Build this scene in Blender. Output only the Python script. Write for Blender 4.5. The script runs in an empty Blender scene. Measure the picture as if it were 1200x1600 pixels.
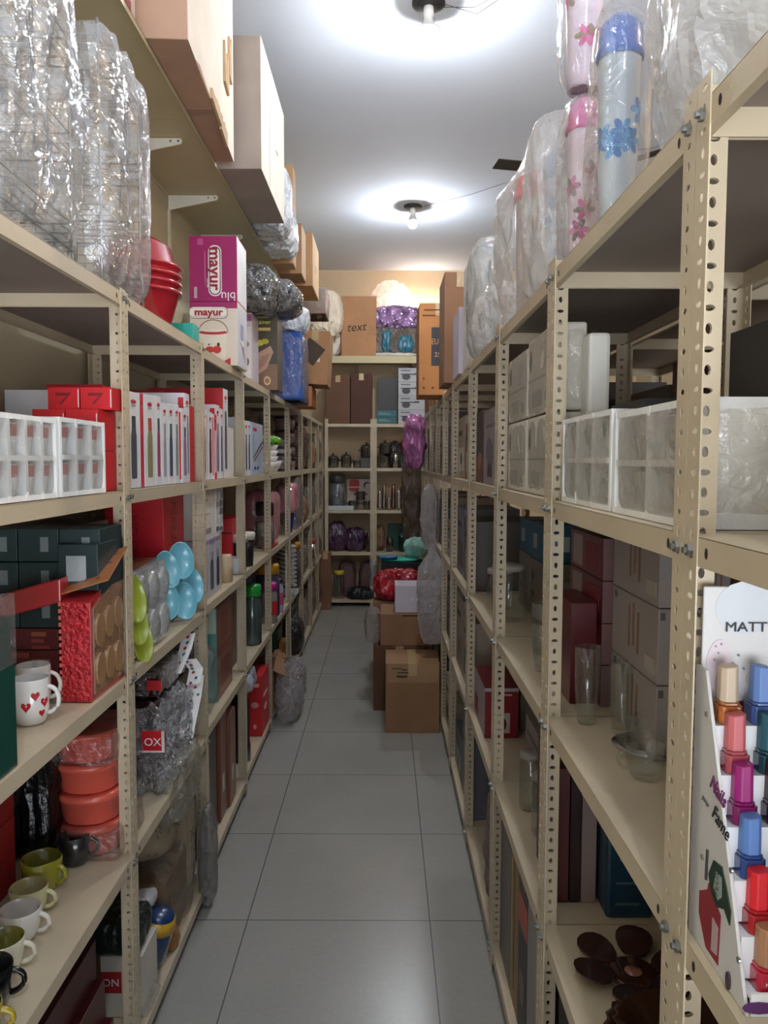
import bpy, bmesh, math, random
from mathutils import Vector, Matrix, noise, Euler
S = bpy.context.scene
COL = S.collection
# ---------------------------------------------------------------- camera
cam_d = bpy.data.cameras.new('camera'); cam = bpy.data.objects.new('camera', cam_d); COL.objects.link(cam)
S.camera = cam
cam_d.sensor_fit = 'VERTICAL'; cam_d.sensor_height = 36.0; cam_d.lens = 36.0 * 1200 / 1600
cam_d.clip_start = 0.02
cam.location = (0, 0, 1.54)
cam.rotation_euler = (Matrix.Rotation(math.pi/2 - 0.066, 4, 'X') @ Matrix.Rotation(0.003, 4, 'Z')).to_euler()
# ---------------------------------------------------------------- world / view
LOWER_FILL = 7.5; SKY_LIGHT = 0.35
W = bpy.data.worlds.new('world'); S.world = W; W.use_nodes = True
# fill light added behind the viewer: bright below the horizon to lift the ceiling
_n = W.node_tree.nodes; _l = W.node_tree.links
_tc = _n.new('ShaderNodeTexCoord'); _sp = _n.new('ShaderNodeSeparateXYZ'); _l.new(_tc.outputs['Generated'], _sp.inputs[0])
_mr = _n.new('ShaderNodeMapRange'); _mr.inputs[1].default_value = -0.08; _mr.inputs[2].default_value = 0.05
_mr.inputs[3].default_value = LOWER_FILL; _mr.inputs[4].default_value = SKY_LIGHT; _l.new(_sp.outputs[2], _mr.inputs[0])
_n['Background'].inputs[0].default_value = (0.86, 0.92, 1.0, 1); _l.new(_mr.outputs[0], _n['Background'].inputs[1])
S.view_settings.view_transform = 'Standard'; S.view_settings.look = 'None'
S.view_settings.gamma = 1; S.view_settings.use_curve_mapping = False
S.view_settings.exposure = 0.24
S.cycles.transparent_max_bounces = 32
BULB_POWER = 180.0
# ---------------------------------------------------------------- materials
_m = {}
def srgb(h):
    if isinstance(h, str):
        h = tuple(int(h[i:i+2], 16)/255 for i in (0, 2, 4))
    return tuple((c/12.92 if c <= 0.04045 else ((c+0.055)/1.055)**2.4) for c in h)
def M(col, rough=0.55, metal=0.0, var=0.10, scale=9.0, bump=0.0, coat=0.0, spec=0.5, bscale=60, emis=0, sss=0):
    key = (col, rough, metal, var, scale, bump, coat, spec, bscale, emis, sss)
    if key in _m: return _m[key]
    m = bpy.data.materials.new('paint_' + str(len(_m))); m.use_nodes = True; nt = m.node_tree
    b = nt.nodes['Principled BSDF']; c = srgb(col)
    b.inputs['Roughness'].default_value = rough; b.inputs['Metallic'].default_value = metal
    b.inputs['Specular IOR Level'].default_value = spec; b.inputs['Coat Weight'].default_value = coat
    b.inputs['Coat Roughness'].default_value = 0.08
    tc = nt.nodes.new('ShaderNodeTexCoord')
    n = nt.nodes.new('ShaderNodeTexNoise'); n.inputs['Scale'].default_value = scale; n.inputs['Detail'].default_value = 5
    nt.links.new(tc.outputs['Object'], n.inputs['Vector'])
    r = nt.nodes.new('ShaderNodeValToRGB')
    r.color_ramp.elements[0].position = 0.3; r.color_ramp.elements[1].position = 0.7
    r.color_ramp.elements[0].color = tuple(x*(1-var) for x in c)+(1,)
    r.color_ramp.elements[1].color = tuple(min(1, x*(1+var)) for x in c)+(1,)
    nt.links.new(n.outputs['Fac'], r.inputs[0]); nt.links.new(r.outputs[0], b.inputs['Base Color'])
    if bump:
        n2 = nt.nodes.new('ShaderNodeTexNoise'); n2.inputs['Scale'].default_value = bscale; n2.inputs['Detail'].default_value = 3
        nt.links.new(tc.outputs['Object'], n2.inputs['Vector'])
        bp = nt.nodes.new('ShaderNodeBump'); bp.inputs['Strength'].default_value = bump; bp.inputs['Distance'].default_value = 0.01
        nt.links.new(n2.outputs['Fac'], bp.inputs['Height']); nt.links.new(bp.outputs[0], b.inputs['Normal'])
    if sss: b.inputs['Subsurface Weight'].default_value = sss
    if emis:
        b.inputs['Emission Color'].default_value = c+(1,); b.inputs['Emission Strength'].default_value = emis
    _m[key] = m; return m
def FILM(col='ffffff', haze=0.12, gloss=0.10, rough=0.12, bump=0.0, bscale=30):
    """thin clear plastic or thin glass: see-through, hazy, with a sheen"""
    key = ('film', col, haze, gloss, rough, bump, bscale)
    if key in _m: return _m[key]
    m = bpy.data.materials.new('film_' + str(len(_m))); m.use_nodes = True; nt = m.node_tree; nt.nodes.clear()
    c = srgb(col)+(1,)
    out = nt.nodes.new('ShaderNodeOutputMaterial')
    tr = nt.nodes.new('ShaderNodeBsdfTransparent'); tr.inputs[0].default_value = tuple(1-(1-x)*0.5 for x in c[:3])+(1,)
    df = nt.nodes.new('ShaderNodeBsdfDiffuse'); df.inputs[0].default_value = c
    tl = nt.nodes.new('ShaderNodeBsdfTranslucent'); tl.inputs[0].default_value = c
    gl = nt.nodes.new('ShaderNodeBsdfGlossy'); gl.inputs['Roughness'].default_value = rough
    m1 = nt.nodes.new('ShaderNodeMixShader'); m1.inputs[0].default_value = 0.5
    nt.links.new(df.outputs[0], m1.inputs[1]); nt.links.new(tl.outputs[0], m1.inputs[2])
    m2 = nt.nodes.new('ShaderNodeMixShader'); nt.links.new(tr.outputs[0], m2.inputs[1]); nt.links.new(m1.outputs[0], m2.inputs[2])
    tc = nt.nodes.new('ShaderNodeTexCoord'); nz = nt.nodes.new('ShaderNodeTexNoise'); nz.inputs['Scale'].default_value = bscale*0.4
    nt.links.new(tc.outputs['Object'], nz.inputs['Vector'])
    mr = nt.nodes.new('ShaderNodeMapRange'); mr.inputs[1].default_value = 0.3; mr.inputs[2].default_value = 0.7
    mr.inputs[3].default_value = haze*0.6; mr.inputs[4].default_value = haze*1.4
    nt.links.new(nz.outputs['Fac'], mr.inputs[0]); nt.links.new(mr.outputs[0], m2.inputs[0])
    lw = nt.nodes.new('ShaderNodeLayerWeight'); lw.inputs[0].default_value = 0.35
    mm = nt.nodes.new('ShaderNodeMapRange'); mm.inputs[3].default_value = gloss*0.5; mm.inputs[4].default_value = min(1, gloss*4)
    nt.links.new(lw.outputs['Facing'], mm.inputs[0])
    m3 = nt.nodes.new('ShaderNodeMixShader'); nt.links.new(mm.outputs[0], m3.inputs[0])
    nt.links.new(m2.outputs[0], m3.inputs[1]); nt.links.new(gl.outputs[0], m3.inputs[2]); nt.links.new(m3.outputs[0], out.inputs[0])
    if bump:
        n2 = nt.nodes.new('ShaderNodeTexNoise'); n2.inputs['Scale'].default_value = bscale; n2.inputs['Detail'].default_value = 4; n2.inputs['Distortion'].default_value = 1.5
        nt.links.new(tc.outputs['Object'], n2.inputs['Vector'])
        bp = nt.nodes.new('ShaderNodeBump'); bp.inputs['Strength'].default_value = bump; bp.inputs['Distance'].default_value = 0.02
        nt.links.new(n2.outputs['Fac'], bp.inputs['Height'])
        for nd in (gl, df): nt.links.new(bp.outputs[0], nd.inputs['Normal'])
    _m[key] = m; return m
RACK = lambda: M('c2b296', 0.42, 0.0, 0.10, 5, 0.05)
RACKD = lambda: M('b9ad8c', 0.5, 0.0, 0.16, 4, 0.05)
CARD = 'a07a55'
GLASS = lambda: FILM('f2f6f4', 0.012, 0.07, 0.03)
WRAP = lambda: FILM('f2f4f6', 0.16, 0.16, 0.10, 0.6, 25)
CLEAR = lambda: FILM('f4f6f8', 0.07, 0.12, 0.08, 0.5, 30)
STEEL = lambda: M('c8c8c6', 0.16, 1.0, 0.05)
# ---------------------------------------------------------------- mesh helpers
def link(name, bm, mats, parent=None, smooth=False, bevel=0, angle=None):
    me = bpy.data.meshes.new(name); bmesh.ops.recalc_face_normals(bm, faces=bm.faces[:]); bm.to_mesh(me); bm.free()
    if not isinstance(mats, (list, tuple)): mats = [mats]
    for m in mats: me.materials.append(m)
    if smooth:
        for p in me.polygons: p.use_smooth = True
    o = bpy.data.objects.new(name, me); COL.objects.link(o)
    if parent: o.parent = parent
    if bevel:
        b = o.modifiers.new('bevel', 'BEVEL'); b.width = bevel; b.segments = 2; b.limit_method = 'ANGLE'
    return o
def tag(o, label, cat, group=None, kind=None):
    if label: o['label'] = label
    if cat: o['category'] = cat
    if group: o['group'] = group
    if kind: o['kind'] = kind
    return o
def empty(name, loc, rz=0, label=None, cat=None, group=None):
    o = bpy.data.objects.new(name, None); o.empty_display_size = 0.05; COL.objects.link(o)
    o.location = loc; o.rotation_euler = (0, 0, rz); tag(o, label, cat, group); return o
def bbox(bm, x0, x1, y0, y1, z0, z1, mi=0):
    v = [bm.verts.new((x, y, z)) for z in (z0, z1) for x, y in ((x0, y0), (x1, y0), (x1, y1), (x0, y1))]
    for f in ((0,3,2,1),(4,5,6,7),(0,1,5,4),(1,2,6,5),(2,3,7,6),(3,0,4,7)):
        fc = bm.faces.new([v[i] for i in f]); fc.material_index = mi
    return v
def prism(bm, pts, a, b, axis='z', mi=0):
    """pts 2-D polygon swept from a to b along axis"""
    def P(p, t):
        return {'z': (p[0], p[1], t), 'x': (t, p[0], p[1]), 'y': (p[0], t, p[1])}[axis]
    A = [bm.verts.new(P(p, a)) for p in pts]; B = [bm.verts.new(P(p, b)) for p in pts]; n = len(pts)
    for f in ([bm.faces.new(A[::-1]), bm.faces.new(B)] + [bm.faces.new((A[i], A[(i+1) % n], B[(i+1) % n], B[i])) for i in range(n)]): f.material_index = mi
def lathe(bm, prof, seg=28, cx=0, cy=0, mi=0, sx=1, sy=1, wob=None):
    rings = []
    for r, z in prof:
        if r < 1e-6: rings.append([bm.verts.new((cx, cy, z))])
        else:
            rings.append([bm.verts.new((cx+sx*r*(1+(wob(2*math.pi*i/seg, r, z) if wob else 0))*math.cos(2*math.pi*i/seg),
                                        cy+sy*r*(1+(wob(2*math.pi*i/seg, r, z) if wob else 0))*math.sin(2*math.pi*i/seg), z)) for i in range(seg)])
    for A, B in zip(rings, rings[1:]):
        for i in range(seg):
            j = (i+1) % seg
            if len(A) == 1 and len(B) == 1: continue
            if len(A) == 1: f = bm.faces.new((A[0], B[i], B[j]))
            elif len(B) == 1: f = bm.faces.new((A[i], A[j], B[0]))
            else: f = bm.faces.new((A[i], A[j], B[j], B[i]))
            f.material_index = mi; f.smooth = True
def tube(bm, pts, r, seg=6, closed=False, mi=0):
    pts = [Vector(p) for p in pts]; n = len(pts); rings = []
    for i, p in enumerate(pts):
        if closed: t = pts[(i+1) % n]-pts[i-1]
        else: t = pts[min(i+1, n-1)]-pts[max(i-1, 0)]
        t.normalize(); a = t.orthogonal() if abs(t.z) > .9 else t.cross(Vector((0, 0, 1)))
        a.normalize(); b = t.cross(a)
        rings.append([bm.verts.new(p+r*(a*math.cos(2*math.pi*k/seg)+b*math.sin(2*math.pi*k/seg))) for k in range(seg)])
    m = n if closed else n-1
    for i in range(m):
        A, B = rings[i], rings[(i+1) % n]
        off = 0
        if closed and i == n-1:
            off = min(range(seg), key=lambda o: (A[0].co-B[o].co).length)
        for k in range(seg):
            f = bm.faces.new((A[k], A[(k+1) % seg], B[(k+1+off) % seg], B[(k+off) % seg])); f.smooth = True; f.material_index = mi
    if not closed:
        bm.faces.new(rings[0][::-1]).material_index = mi; bm.faces.new(rings[-1]).material_index = mi
def frame(size, face):
    w, d, h = size
    return {'F': (Vector((-w/2, -d/2, 0)), Vector((1,0,0)), Vector((0,0,1)), Vector((0,-1,0)), w, h),
            'R': (Vector((w/2, -d/2, 0)), Vector((0,1,0)), Vector((0,0,1)), Vector((1,0,0)), d, h),
            'L': (Vector((-w/2, d/2, 0)), Vector((0,-1,0)), Vector((0,0,1)), Vector((-1,0,0)), d, h),
            'K': (Vector((w/2, d/2, 0)), Vector((-1,0,0)), Vector((0,0,1)), Vector((0,1,0)), w, h),
            'T': (Vector((-w/2, -d/2, h)), Vector((1,0,0)), Vector((0,1,0)), Vector((0,0,1)), w, d)}[face]
def rect(a0, b0, a1, b1): return [(a0, b0), (a1, b0), (a1, b1), (a0, b1)]
def ell(a, b, ra, rb, n=18): return [(a+ra*math.cos(2*math.pi*i/n), b+rb*math.sin(2*math.pi*i/n)) for i in range(n)]
def rrect(a0, b0, a1, b1, r, q=1.0, n=5):
    """rounded rectangle, q = aspect U/V so that corners look round"""
    rx, ry = r, r*q; out = []
    for cx, cy, s in ((a1-rx, b0+ry, -90), (a1-rx, b1-ry, 0), (a0+rx, b1-ry, 90), (a0+rx, b0+ry, 180)):
        for i in range(n+1):
            t = math.radians(s+90*i/n); out.append((cx+rx*math.cos(t), cy+ry*math.sin(t)))
    return out
def art(parent, size, face, items, name='printed_panel'):
    """flat print on a face: items = [(points in 0..1, material)], all one mesh"""
    o, u, v, n, U, V = frame(size, face); bm = bmesh.new(); mats = []
    for k, (pts, m) in enumerate(items):
        if m not in mats: mats.append(m)
        mi = mats.index(m); l1 = 0.0006+0.00035*k
        A = [bm.verts.new(o+u*(p[0]*U)+v*(p[1]*V)+n*l1) for p in pts]
        B = [bm.verts.new(o+u*(p[0]*U)+v*(p[1]*V)-n*0.0004) for p in pts]; q = len(pts)
        f = bm.faces.new(A); f.material_index = mi
        for i in range(q):
            f = bm.faces.new((B[i], B[(i+1) % q], A[(i+1) % q], A[i])); f.material_index = mi
    return link(name, bm, mats, parent)
_txt = {}
def text(parent, size, face, s, a, b, h, mat, rot=0, lift=0.004, name='lettering', sx=1.0, shear=0, bold=0.0):
    key = (s, shear, bold)
    if key not in _txt:
        c = bpy.data.curves.new('t', 'FONT'); c.body = s; c.extrude = 0.01; c.align_x = 'CENTER'; c.align_y = 'CENTER'; c.shear = shear; c.offset = bold; c.resolution_u = 3
        to = bpy.data.objects.new('t', c); COL.objects.link(to)
        dg = bpy.context.evaluated_depsgraph_get()
        _txt[key] = bpy.data.meshes.new_from_object(to.evaluated_get(dg)); bpy.data.objects.remove(to); bpy.data.curves.remove(c)
    me = _txt[key].copy(); me.materials.clear(); me.materials.append(mat)
    o, u, v, n, U, V = frame(size, face); sc = h/0.7
    R = Matrix((u, v, n)).transposed() @ Matrix.Rotation(rot, 3, 'Z')
    c = o+u*(a*U)+v*(b*V)+n*lift
    me.transform(Matrix.Translation(c) @ R.to_4x4() @ Matrix.Diagonal((sc*sx, sc, 0.05, 1)))
    me.name = name
    ob = bpy.data.objects.new(name, me); COL.objects.link(ob); ob.parent = parent; return ob
def blob(size, seed=0, n=14, p=4.0, amp=0.01, freq=(18, 18, 7), flat=True, amp2=0.0, neck=None):
    """crumpled closed bag-like surface with its base at z=0"""
    bm = bmesh.new(); bmesh.ops.create_cube(bm, size=2); bmesh.ops.subdivide_edges(bm, edges=bm.edges[:], cuts=n, use_grid_fill=True)
    w, d, h = size; sd = Vector((seed*7.3, seed*3.1, seed*1.7))
    for v in bm.verts:
        c = v.co.copy(); l = (abs(c.x)**p+abs(c.y)**p+abs(c.z)**p)**(1/p); c /= l
        q = Vector((c.x*w/2, c.y*d/2, c.z*h/2)); nn = Vector((c.x, c.y, c.z)).normalized()
        k = Vector((q.x*freq[0], q.y*freq[1], q.z*freq[2]))+sd
        r = 1-2*abs(noise.noise(k)); r2 = 1-2*abs(noise.noise(k*2.7))
        q += nn*amp*(r-0.5)+nn*amp*0.4*r2
        if amp2: q += Vector((noise.noise(sd+q*4), noise.noise(sd+q*4+Vector((9,0,0))), noise.noise(sd+q*4+Vector((0,9,0)))))*amp2
        z = q.z+h/2
        if neck: # (zfrac, squeeze) pulled together above zfrac
            t = z/h
            if t > neck[0]:
                f = 1-(1-neck[1])*min(1, (t-neck[0])/(1-neck[0])*1.4); q.x *= f; q.y *= f
        if flat and z < 0.004: z = 0.0
        v.co = Vector((q.x, q.y, max(z, 0)))
    return bm
def wrap(parent, size, seed=1, pad=0.006, amp=0.006, mat=None, n=12, freq=(14,14,9), p=9, loc=(0,0,0)):
    w, d, h = size
    o = link('plastic_wrap', blob((w+2*pad, d+2*pad, h+pad), seed, n, p, amp, freq), mat or CLEAR(), parent, smooth=False)
    o.location = loc; return o
# ---------------------------------------------------------------- the room
XW0, XW1, YB, YF, HC = -1.02, 2.75, 8.46, -2.2, 3.6
def structure(name, bm, m):
    o = link(name, bm, m); o['kind'] = 'structure'; return o
def tile_mat():
    m = bpy.data.materials.new('floor_tiles'); m.use_nodes = True; nt = m.node_tree; N = nt.nodes; L = nt.links
    b = N['Principled BSDF']; tc = N.new('ShaderNodeTexCoord'); sp = N.new('ShaderNodeSeparateXYZ'); L.new(tc.outputs['Object'], sp.inputs[0])
    def mth(op, a, bv=None, cl=False):
        n = N.new('ShaderNodeMath'); n.operation = op
        for i, x in enumerate((a, bv)):
            if x is None: continue
            if isinstance(x, (int, float)): n.inputs[i].default_value = x
            else: L.new(x, n.inputs[i])
        return n.outputs[0]
    def line(s, off, per, w):
        t = mth('FRACT', mth('DIVIDE', mth('SUBTRACT', s, off-50*per), per))
        t = mth('ABSOLUTE', mth('SUBTRACT', t, 0.5)); return mth('GREATER_THAN', t, 0.5-w/per)
    g = mth('MAXIMUM', line(sp.outputs[0], 0.158, 0.612, 0.0022), line(sp.outputs[1], 2.485, 0.6, 0.0022))
    n1 = N.new('ShaderNodeTexNoise'); n1.inputs['Scale'].default_value = 2.2; n1.inputs['Detail'].default_value = 6; L.new(tc.outputs['Object'], n1.inputs[0])
    n2 = N.new('ShaderNodeTexNoise'); n2.inputs['Scale'].default_value = 60; n2.inputs['Detail'].default_value = 4; L.new(tc.outputs['Object'], n2.inputs[0])
    r = N.new('ShaderNodeValToRGB'); r.color_ramp.elements[0].position = .3; r.color_ramp.elements[1].position = .7
    r.color_ramp.elements[0].color = srgb('93908a')+(1,); r.color_ramp.elements[1].color = srgb('a19d96')+(1,)
    mx = N.new('ShaderNodeMix'); mx.data_type = 'FLOAT'; mx.inputs[0].default_value = .35; L.new(n1.outputs[0], mx.inputs[2]); L.new(n2.outputs[0], mx.inputs[3])
    L.new(mx.outputs[0], r.inputs[0])
    c = N.new('ShaderNodeMix'); c.data_type = 'RGBA'; L.new(g, c.inputs[0]); L.new(r.outputs[0], c.inputs[6]); c.inputs[7].default_value = srgb('5c5f5e')+(1,)
    L.new(c.outputs[2], b.inputs['Base Color'])
    rr = N.new('ShaderNodeMapRange'); rr.inputs[3].default_value = .24; rr.inputs[4].default_value = .30; L.new(n1.outputs[0], rr.inputs[0]); b.inputs['Roughness'].default_value = .26
    return m
bm = bmesh.new(); bbox(bm, XW0-.1, XW1+.1, YF, YB+.1, -.1, 0); structure('floor', bm, tile_mat())
bm = bmesh.new(); bbox(bm, XW0-.1, XW1+.1, YF, YB+.1, HC, HC+.1); structure('ceiling', bm, M('e0e7f4', .85, 0, .03, 1.2, .1, bscale=8))
bm = bmesh.new(); bbox(bm, XW0-.1, XW0, YF, YB+.1, 0, HC); structure('wall_left', bm, M('b6ab90', .8, 0, .06, 2, .1))
bm = bmesh.new(); bbox(bm, XW0, XW1, YB, YB+.1, 0, HC); structure('wall_back', bm, M('cdb493', .8, 0, .05, 2, .1))
bm = bmesh.new(); bbox(bm, XW1, XW1+.1, YF, YB+.1, 0, HC); structure('wall_right', bm, M('b9a88c', .8, 0, .05, 2, .1))
# ---------------------------------------------------------------- slotted-angle racks
def post_mesh(H=1.955, w=0.033, t=0.0018, pitch=0.022):
    """corner at the origin, flanges towards +x and +y"""
    bm = bmesh.new(); n = int(H/pitch); H2 = n*pitch
    for ax in (0, 1):
        def P(a, z, d): return bm.verts.new((a, d, z) if ax == 0 else (d, a, z))
        for k in range(n):
            z0, z1 = k*pitch, (k+1)*pitch; cz = (z0+z1)/2; cx = w*0.56
            rx, rz = ((.0065, .0036) if k % 2 else (.0037, .0062))
            hole = [(cx+rx*math.cos(math.pi/8*(2*i)), cz+rz*math.sin(math.pi/8*(2*i))) for i in range(8)]
            out = [(w, cz), (w, z1), (cx, z1), (0, z1), (0, cz), (0, z0), (cx, z0), (w, z0)]
            lay = []
            for d in (0, t):
                lay.append(([P(a, z, d) for a, z in hole], [P(a, z, d) for a, z in out]))
            for i in range(8):
                j = (i+1) % 8
                for h, o in lay: bm.faces.new((h[i], o[i], o[j], h[j]))
                bm.faces.new((lay[0][0][i], lay[0][0][j], lay[1][0][j], lay[1][0][i]))
            for i in (7, 0): # outer edge
                j = (i+1) % 8; bm.faces.new((lay[0][1][i], lay[0][1][j], lay[1][1][j], lay[1][1][i]))
    bmesh.ops.remove_doubles(bm, verts=bm.verts, dist=1e-5)
    bmesh.ops.recalc_face_normals(bm, faces=bm.faces[:])
    me = bpy.data.meshes.new('post'); bm.to_mesh(me); bm.free(); me.materials.append(RACK()); return me
POST = post_mesh(); POST_B = post_mesh(2.0)
def shelf_mesh(w, d, lip=0.032):
    bm = bmesh.new(); t = 0.0016
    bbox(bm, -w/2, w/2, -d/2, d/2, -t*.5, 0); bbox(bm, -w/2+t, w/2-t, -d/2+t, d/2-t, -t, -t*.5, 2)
    for s in (-1, 1):
        bbox(bm, *sorted((s*w/2, s*(w/2-t))), -d/2, d/2, -lip, -t)
        bbox(bm, -w/2+t, w/2-t, *sorted((s*d/2, s*(d/2-t))), -lip, -t)
        bbox(bm, *sorted((s*(w/2-t), s*(w/2-.012))), -d/2+t, d/2-t, -lip, -lip+t)
    # slots near the ends of the long lips
    for s in (-1, 1):
        for e in (-1, 1):
            x = s*(w/2+.0003); y = e*(d/2-.05); pts = ell(y, -lip*.5, .0035, .006, 8)
            prism(bm, pts, x-.0003, x+.0003, 'x', 1)
    me = bpy.data.meshes.new('shelf'); bmesh.ops.recalc_face_normals(bm, faces=bm.faces[:]); bm.to_mesh(me); bm.free()
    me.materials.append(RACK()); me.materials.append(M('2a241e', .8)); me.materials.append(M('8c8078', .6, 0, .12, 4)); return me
def bolt_mesh():
    bm = bmesh.new(); prism(bm, ell(0, 0, .0068, .0068, 6), 0, .005, 'x'); prism(bm, ell(0, 0, .0035, .0035, 10), .005, .009, 'x')
    me = bpy.data.meshes.new('bolt'); bmesh.ops.recalc_face_normals(bm, faces=bm.faces[:]); bm.to_mesh(me); bm.free(); me.materials.append(M('8d8f8c', .35, .9)); return me
BOLT = bolt_mesh()
def child(name, me, parent, loc, rz=0):
    o = bpy.data.objects.new(name, me); COL.objects.link(o); o.parent = parent; o.location = loc; o.rotation_euler = (0, 0, rz); return o
def unit(label, group, x0, x1, y0, y1, levels, bolts=None, post=None, skip=()):
    cx, cy = (x0+x1)/2, (y0+y1)/2; r = empty('shelving_unit', (cx, cy, 0), 0, label, 'shelving unit', group)
    hx, hy = (x1-x0)/2, (y1-y0)/2-0.0008
    for sx, sy, rz in ((-1, -1, 0), (1, -1, 90), (1, 1, 180), (-1, 1, 270)):
        child('post', post or POST, r, (sx*hx, sy*hy, 0.0), math.radians(rz))
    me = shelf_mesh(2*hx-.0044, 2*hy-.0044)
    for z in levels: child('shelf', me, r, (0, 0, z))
    if bolts:
        for z in levels:
            for sy in (-1, 1): child('bolt', BOLT, r, (bolts*hx, sy*(hy-.017), z-.016), 0 if bolts > 0 else math.pi)
    return r
LZ = [.075, .58, 1.026, 1.468, 1.93]; RZ = [.075, .577, 1.02, 1.462, 1.914]
LY = [1.0, 1.824, 2.635, 3.465, 4.305, 5.213, 6.034, 6.782, 7.513, 8.03]
LX = [-.606, -.612, -.627, -.637, -.64, -.64, -.64, -.64, -.64]
ordn = ['first', 'second', 'third', 'fourth', 'fifth', 'sixth', 'seventh', 'eighth', 'ninth', 'tenth']
for i in range(9):
    unit('cream slotted-angle steel shelving unit, %s from the camera in the left row' % ordn[i], 'shelving units in the left row', LX[i]-.38, LX[i], LY[i], LY[i+1], LZ, 1 if i < 4 else None)
RY = [.02, .837, 1.542, 2.262, 3.004, 3.757, 4.34, 4.95, 5.6, 6.3, 7.0]
for i in range(10):
    unit('cream slotted-angle steel shelving unit, %s from the camera in the right row' % ordn[i], 'shelving units in the right row', .329, .709, RY[i], RY[i+1], RZ, -1 if i < 4 else None)
for i in range(4):
    unit('cream steel shelving unit, %s in the row standing behind the right row' % ordn[i], 'shelving units behind the right row', .722, 1.102, RY[i]+.1, RY[i+1]+.1 if i < 3 else 3.104, RZ)
unit('cream shelving unit against the back wall, left of its middle posts', 'shelving units against the back wall', -.62, -.112, 8.06, 8.44, LZ, post=POST_B)
unit('cream shelving unit against the back wall, right of its middle posts', 'shelving units against the back wall', -.11, .43, 8.06, 8.44, LZ, post=POST_B)
# high wall shelf on the left
r = empty('wall_shelf', (0, 0, 2.78), 0, 'long cream steel shelf on brackets high on the left wall', 'wall shelf')
ys = [0.6, 1.75, 2.9, 4.05, 5.2, 6.35, 7.5, 8.44]
for a, b in zip(ys, ys[1:]):
    bm = bmesh.new(); bbox(bm, -1.018, -.71, a+.001, b-.001, .006, .008)
    bbox(bm, -.7115, -.71, a+.001, b-.001, -.010, .008); bbox(bm, -1.018, -1.0165, a+.001, b-.001, -.010, .008); link('board', bm, M('b8ad8c', .5, 0, .07, 3), r)
for y in (1.18, 1.81, 2.43, 3.06, 3.70, 4.33, 4.95, 5.57, 6.2, 6.83, 7.46, 8.1):
    bm = bmesh.new(); prism(bm, [(-1.018, 0.004), (-.79, 0.004), (-.784, -.006), (-.79, -.018), (-1.005, -.062), (-1.018, -.062)], y-.003, y+.003, 'y')
    for x in (-.83, -.80): prism(bm, ell(x, -.007, .004, .004, 8), y-.0036, y+.0036, 'y', 1)
    link('bracket', bm, [M('d6d2c4', .4), M('2a2a2a')], r)
for y in (1.18, 3.70, 6.2):
    bm = bmesh.new(); bbox(bm, -1.0195, -1.008, y-.014, y+.014, -.75, -.065); link('wall_rail', bm, M('c6c0ac', .45), r)
# loft shelf across the back
r = empty('wall_shelf', (0, 0, 2.59), 0, 'cream shelf high across the back wall carrying a marked carton', 'wall shelf')
bm = bmesh.new(); bbox(bm, -.99, .95, 8.06, 8.455, 0.0, .035); link('board', bm, M('b8ad8c', .5, 0, .07, 3), r)
bm = bmesh.new(); bbox(bm, -.99, .95, 8.04, 8.06, -.035, .038); link('front_beam', bm, M('c3b58e', .5, 0, .07, 3), r)
for x in (-.9, -.3, .3, .9):
    bm = bmesh.new(); prism(bm, [(8.07, 0), (8.455, 0), (8.455, -.15), (8.44, -.15)], x-.01, x+.01, 'x'); link('bracket', bm, M('b4a780', .5), r)
bm = bmesh.new(); bbox(bm, -1.018, .9, 8.40, 8.458, 3.10, 3.18); bbox(bm, -.1, .5, 8.38, 8.458, 3.175, 3.2)
structure('trim_1', bm, M('d8c6a4', .7))
# ---------------------------------------------------------------- bulbs
def bulb(label, x, y, drop=.0, warm=False):
    r = empty('ceiling_bulb', (x, y, HC-drop), 0, label, 'light bulb', 'bare bulbs on the ceiling')
    bm = bmesh.new(); lathe(bm, [(0, 0), (.075, 0), (.075, -.008), (.05, -.018), (0, -.018)], 24); link('ceiling_rose', bm, M('2c2c2e', .5), r)
    bm = bmesh.new(); lathe(bm, [(.012, -.016), (.022, -.02), (.024, -.055), (.02, -.06), (.02, -.075), (.034, -.105), (.054, -.117), (.056, -.122), (0, -.122)], 24); link('bulb_holder', bm, M('e2e2e0', .4), r)
    bm = bmesh.new(); lathe(bm, [(0, -.1225), (.036, -.1225), (.037, -.135), (.033, -.155), (.02, -.170), (0, -.174)], 24)
    m = bpy.data.materials.new('lit_bulb'); m.use_nodes = True; b = m.node_tree.nodes['Principled BSDF']
    b.inputs['Emission Color'].default_value = (.90, .95, 1, 1) if not warm else (1, .74, .5, 1); b.inputs['Emission Strength'].default_value = BULB_POWER*5
    link('glass_bulb', bm, m, r); return r
b1 = bulb('bare lit bulb hanging from the ceiling, the nearer and brighter one', .194, 3.6)
b2 = bulb('bare lit bulb hanging from the ceiling near the back wall', .226, 6.36)
b0 = bulb('added unseen fill bulb on the ceiling behind the viewer', .17, -.7)  # out of view, added to light the goods near the camera
b3 = bulb('bare lit bulb on the ceiling over the aisle behind the right-hand racks', 1.95, 1.6, warm=True)
def wire(label, pts, r=.0016, col='55555a'):
    bm = bmesh.new(); tube(bm, pts, r, 5); return tag(link('ceiling_wire', bm, M(col, .6)), label, 'wire')
wire('thin wire running along the ceiling from the farther bulb to the right', [(.226+.07, 6.36, 3.592), (.45, 6.2, 3.585), (.66, 6.05, 3.587), (.9, 5.8, 3.59), (1.3, 5.4, 3.592), (1.9, 5.1, 3.594)])
wire('upper of two loose wires sagging on the ceiling from the nearer bulb', [(.27, 3.6, 3.592), (.42, 3.66, 3.585), (.52, 3.5, 3.575), (.68, 3.45, 3.58), (.9, 3.3, 3.585), (1.4, 3.0, 3.592)])
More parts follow.
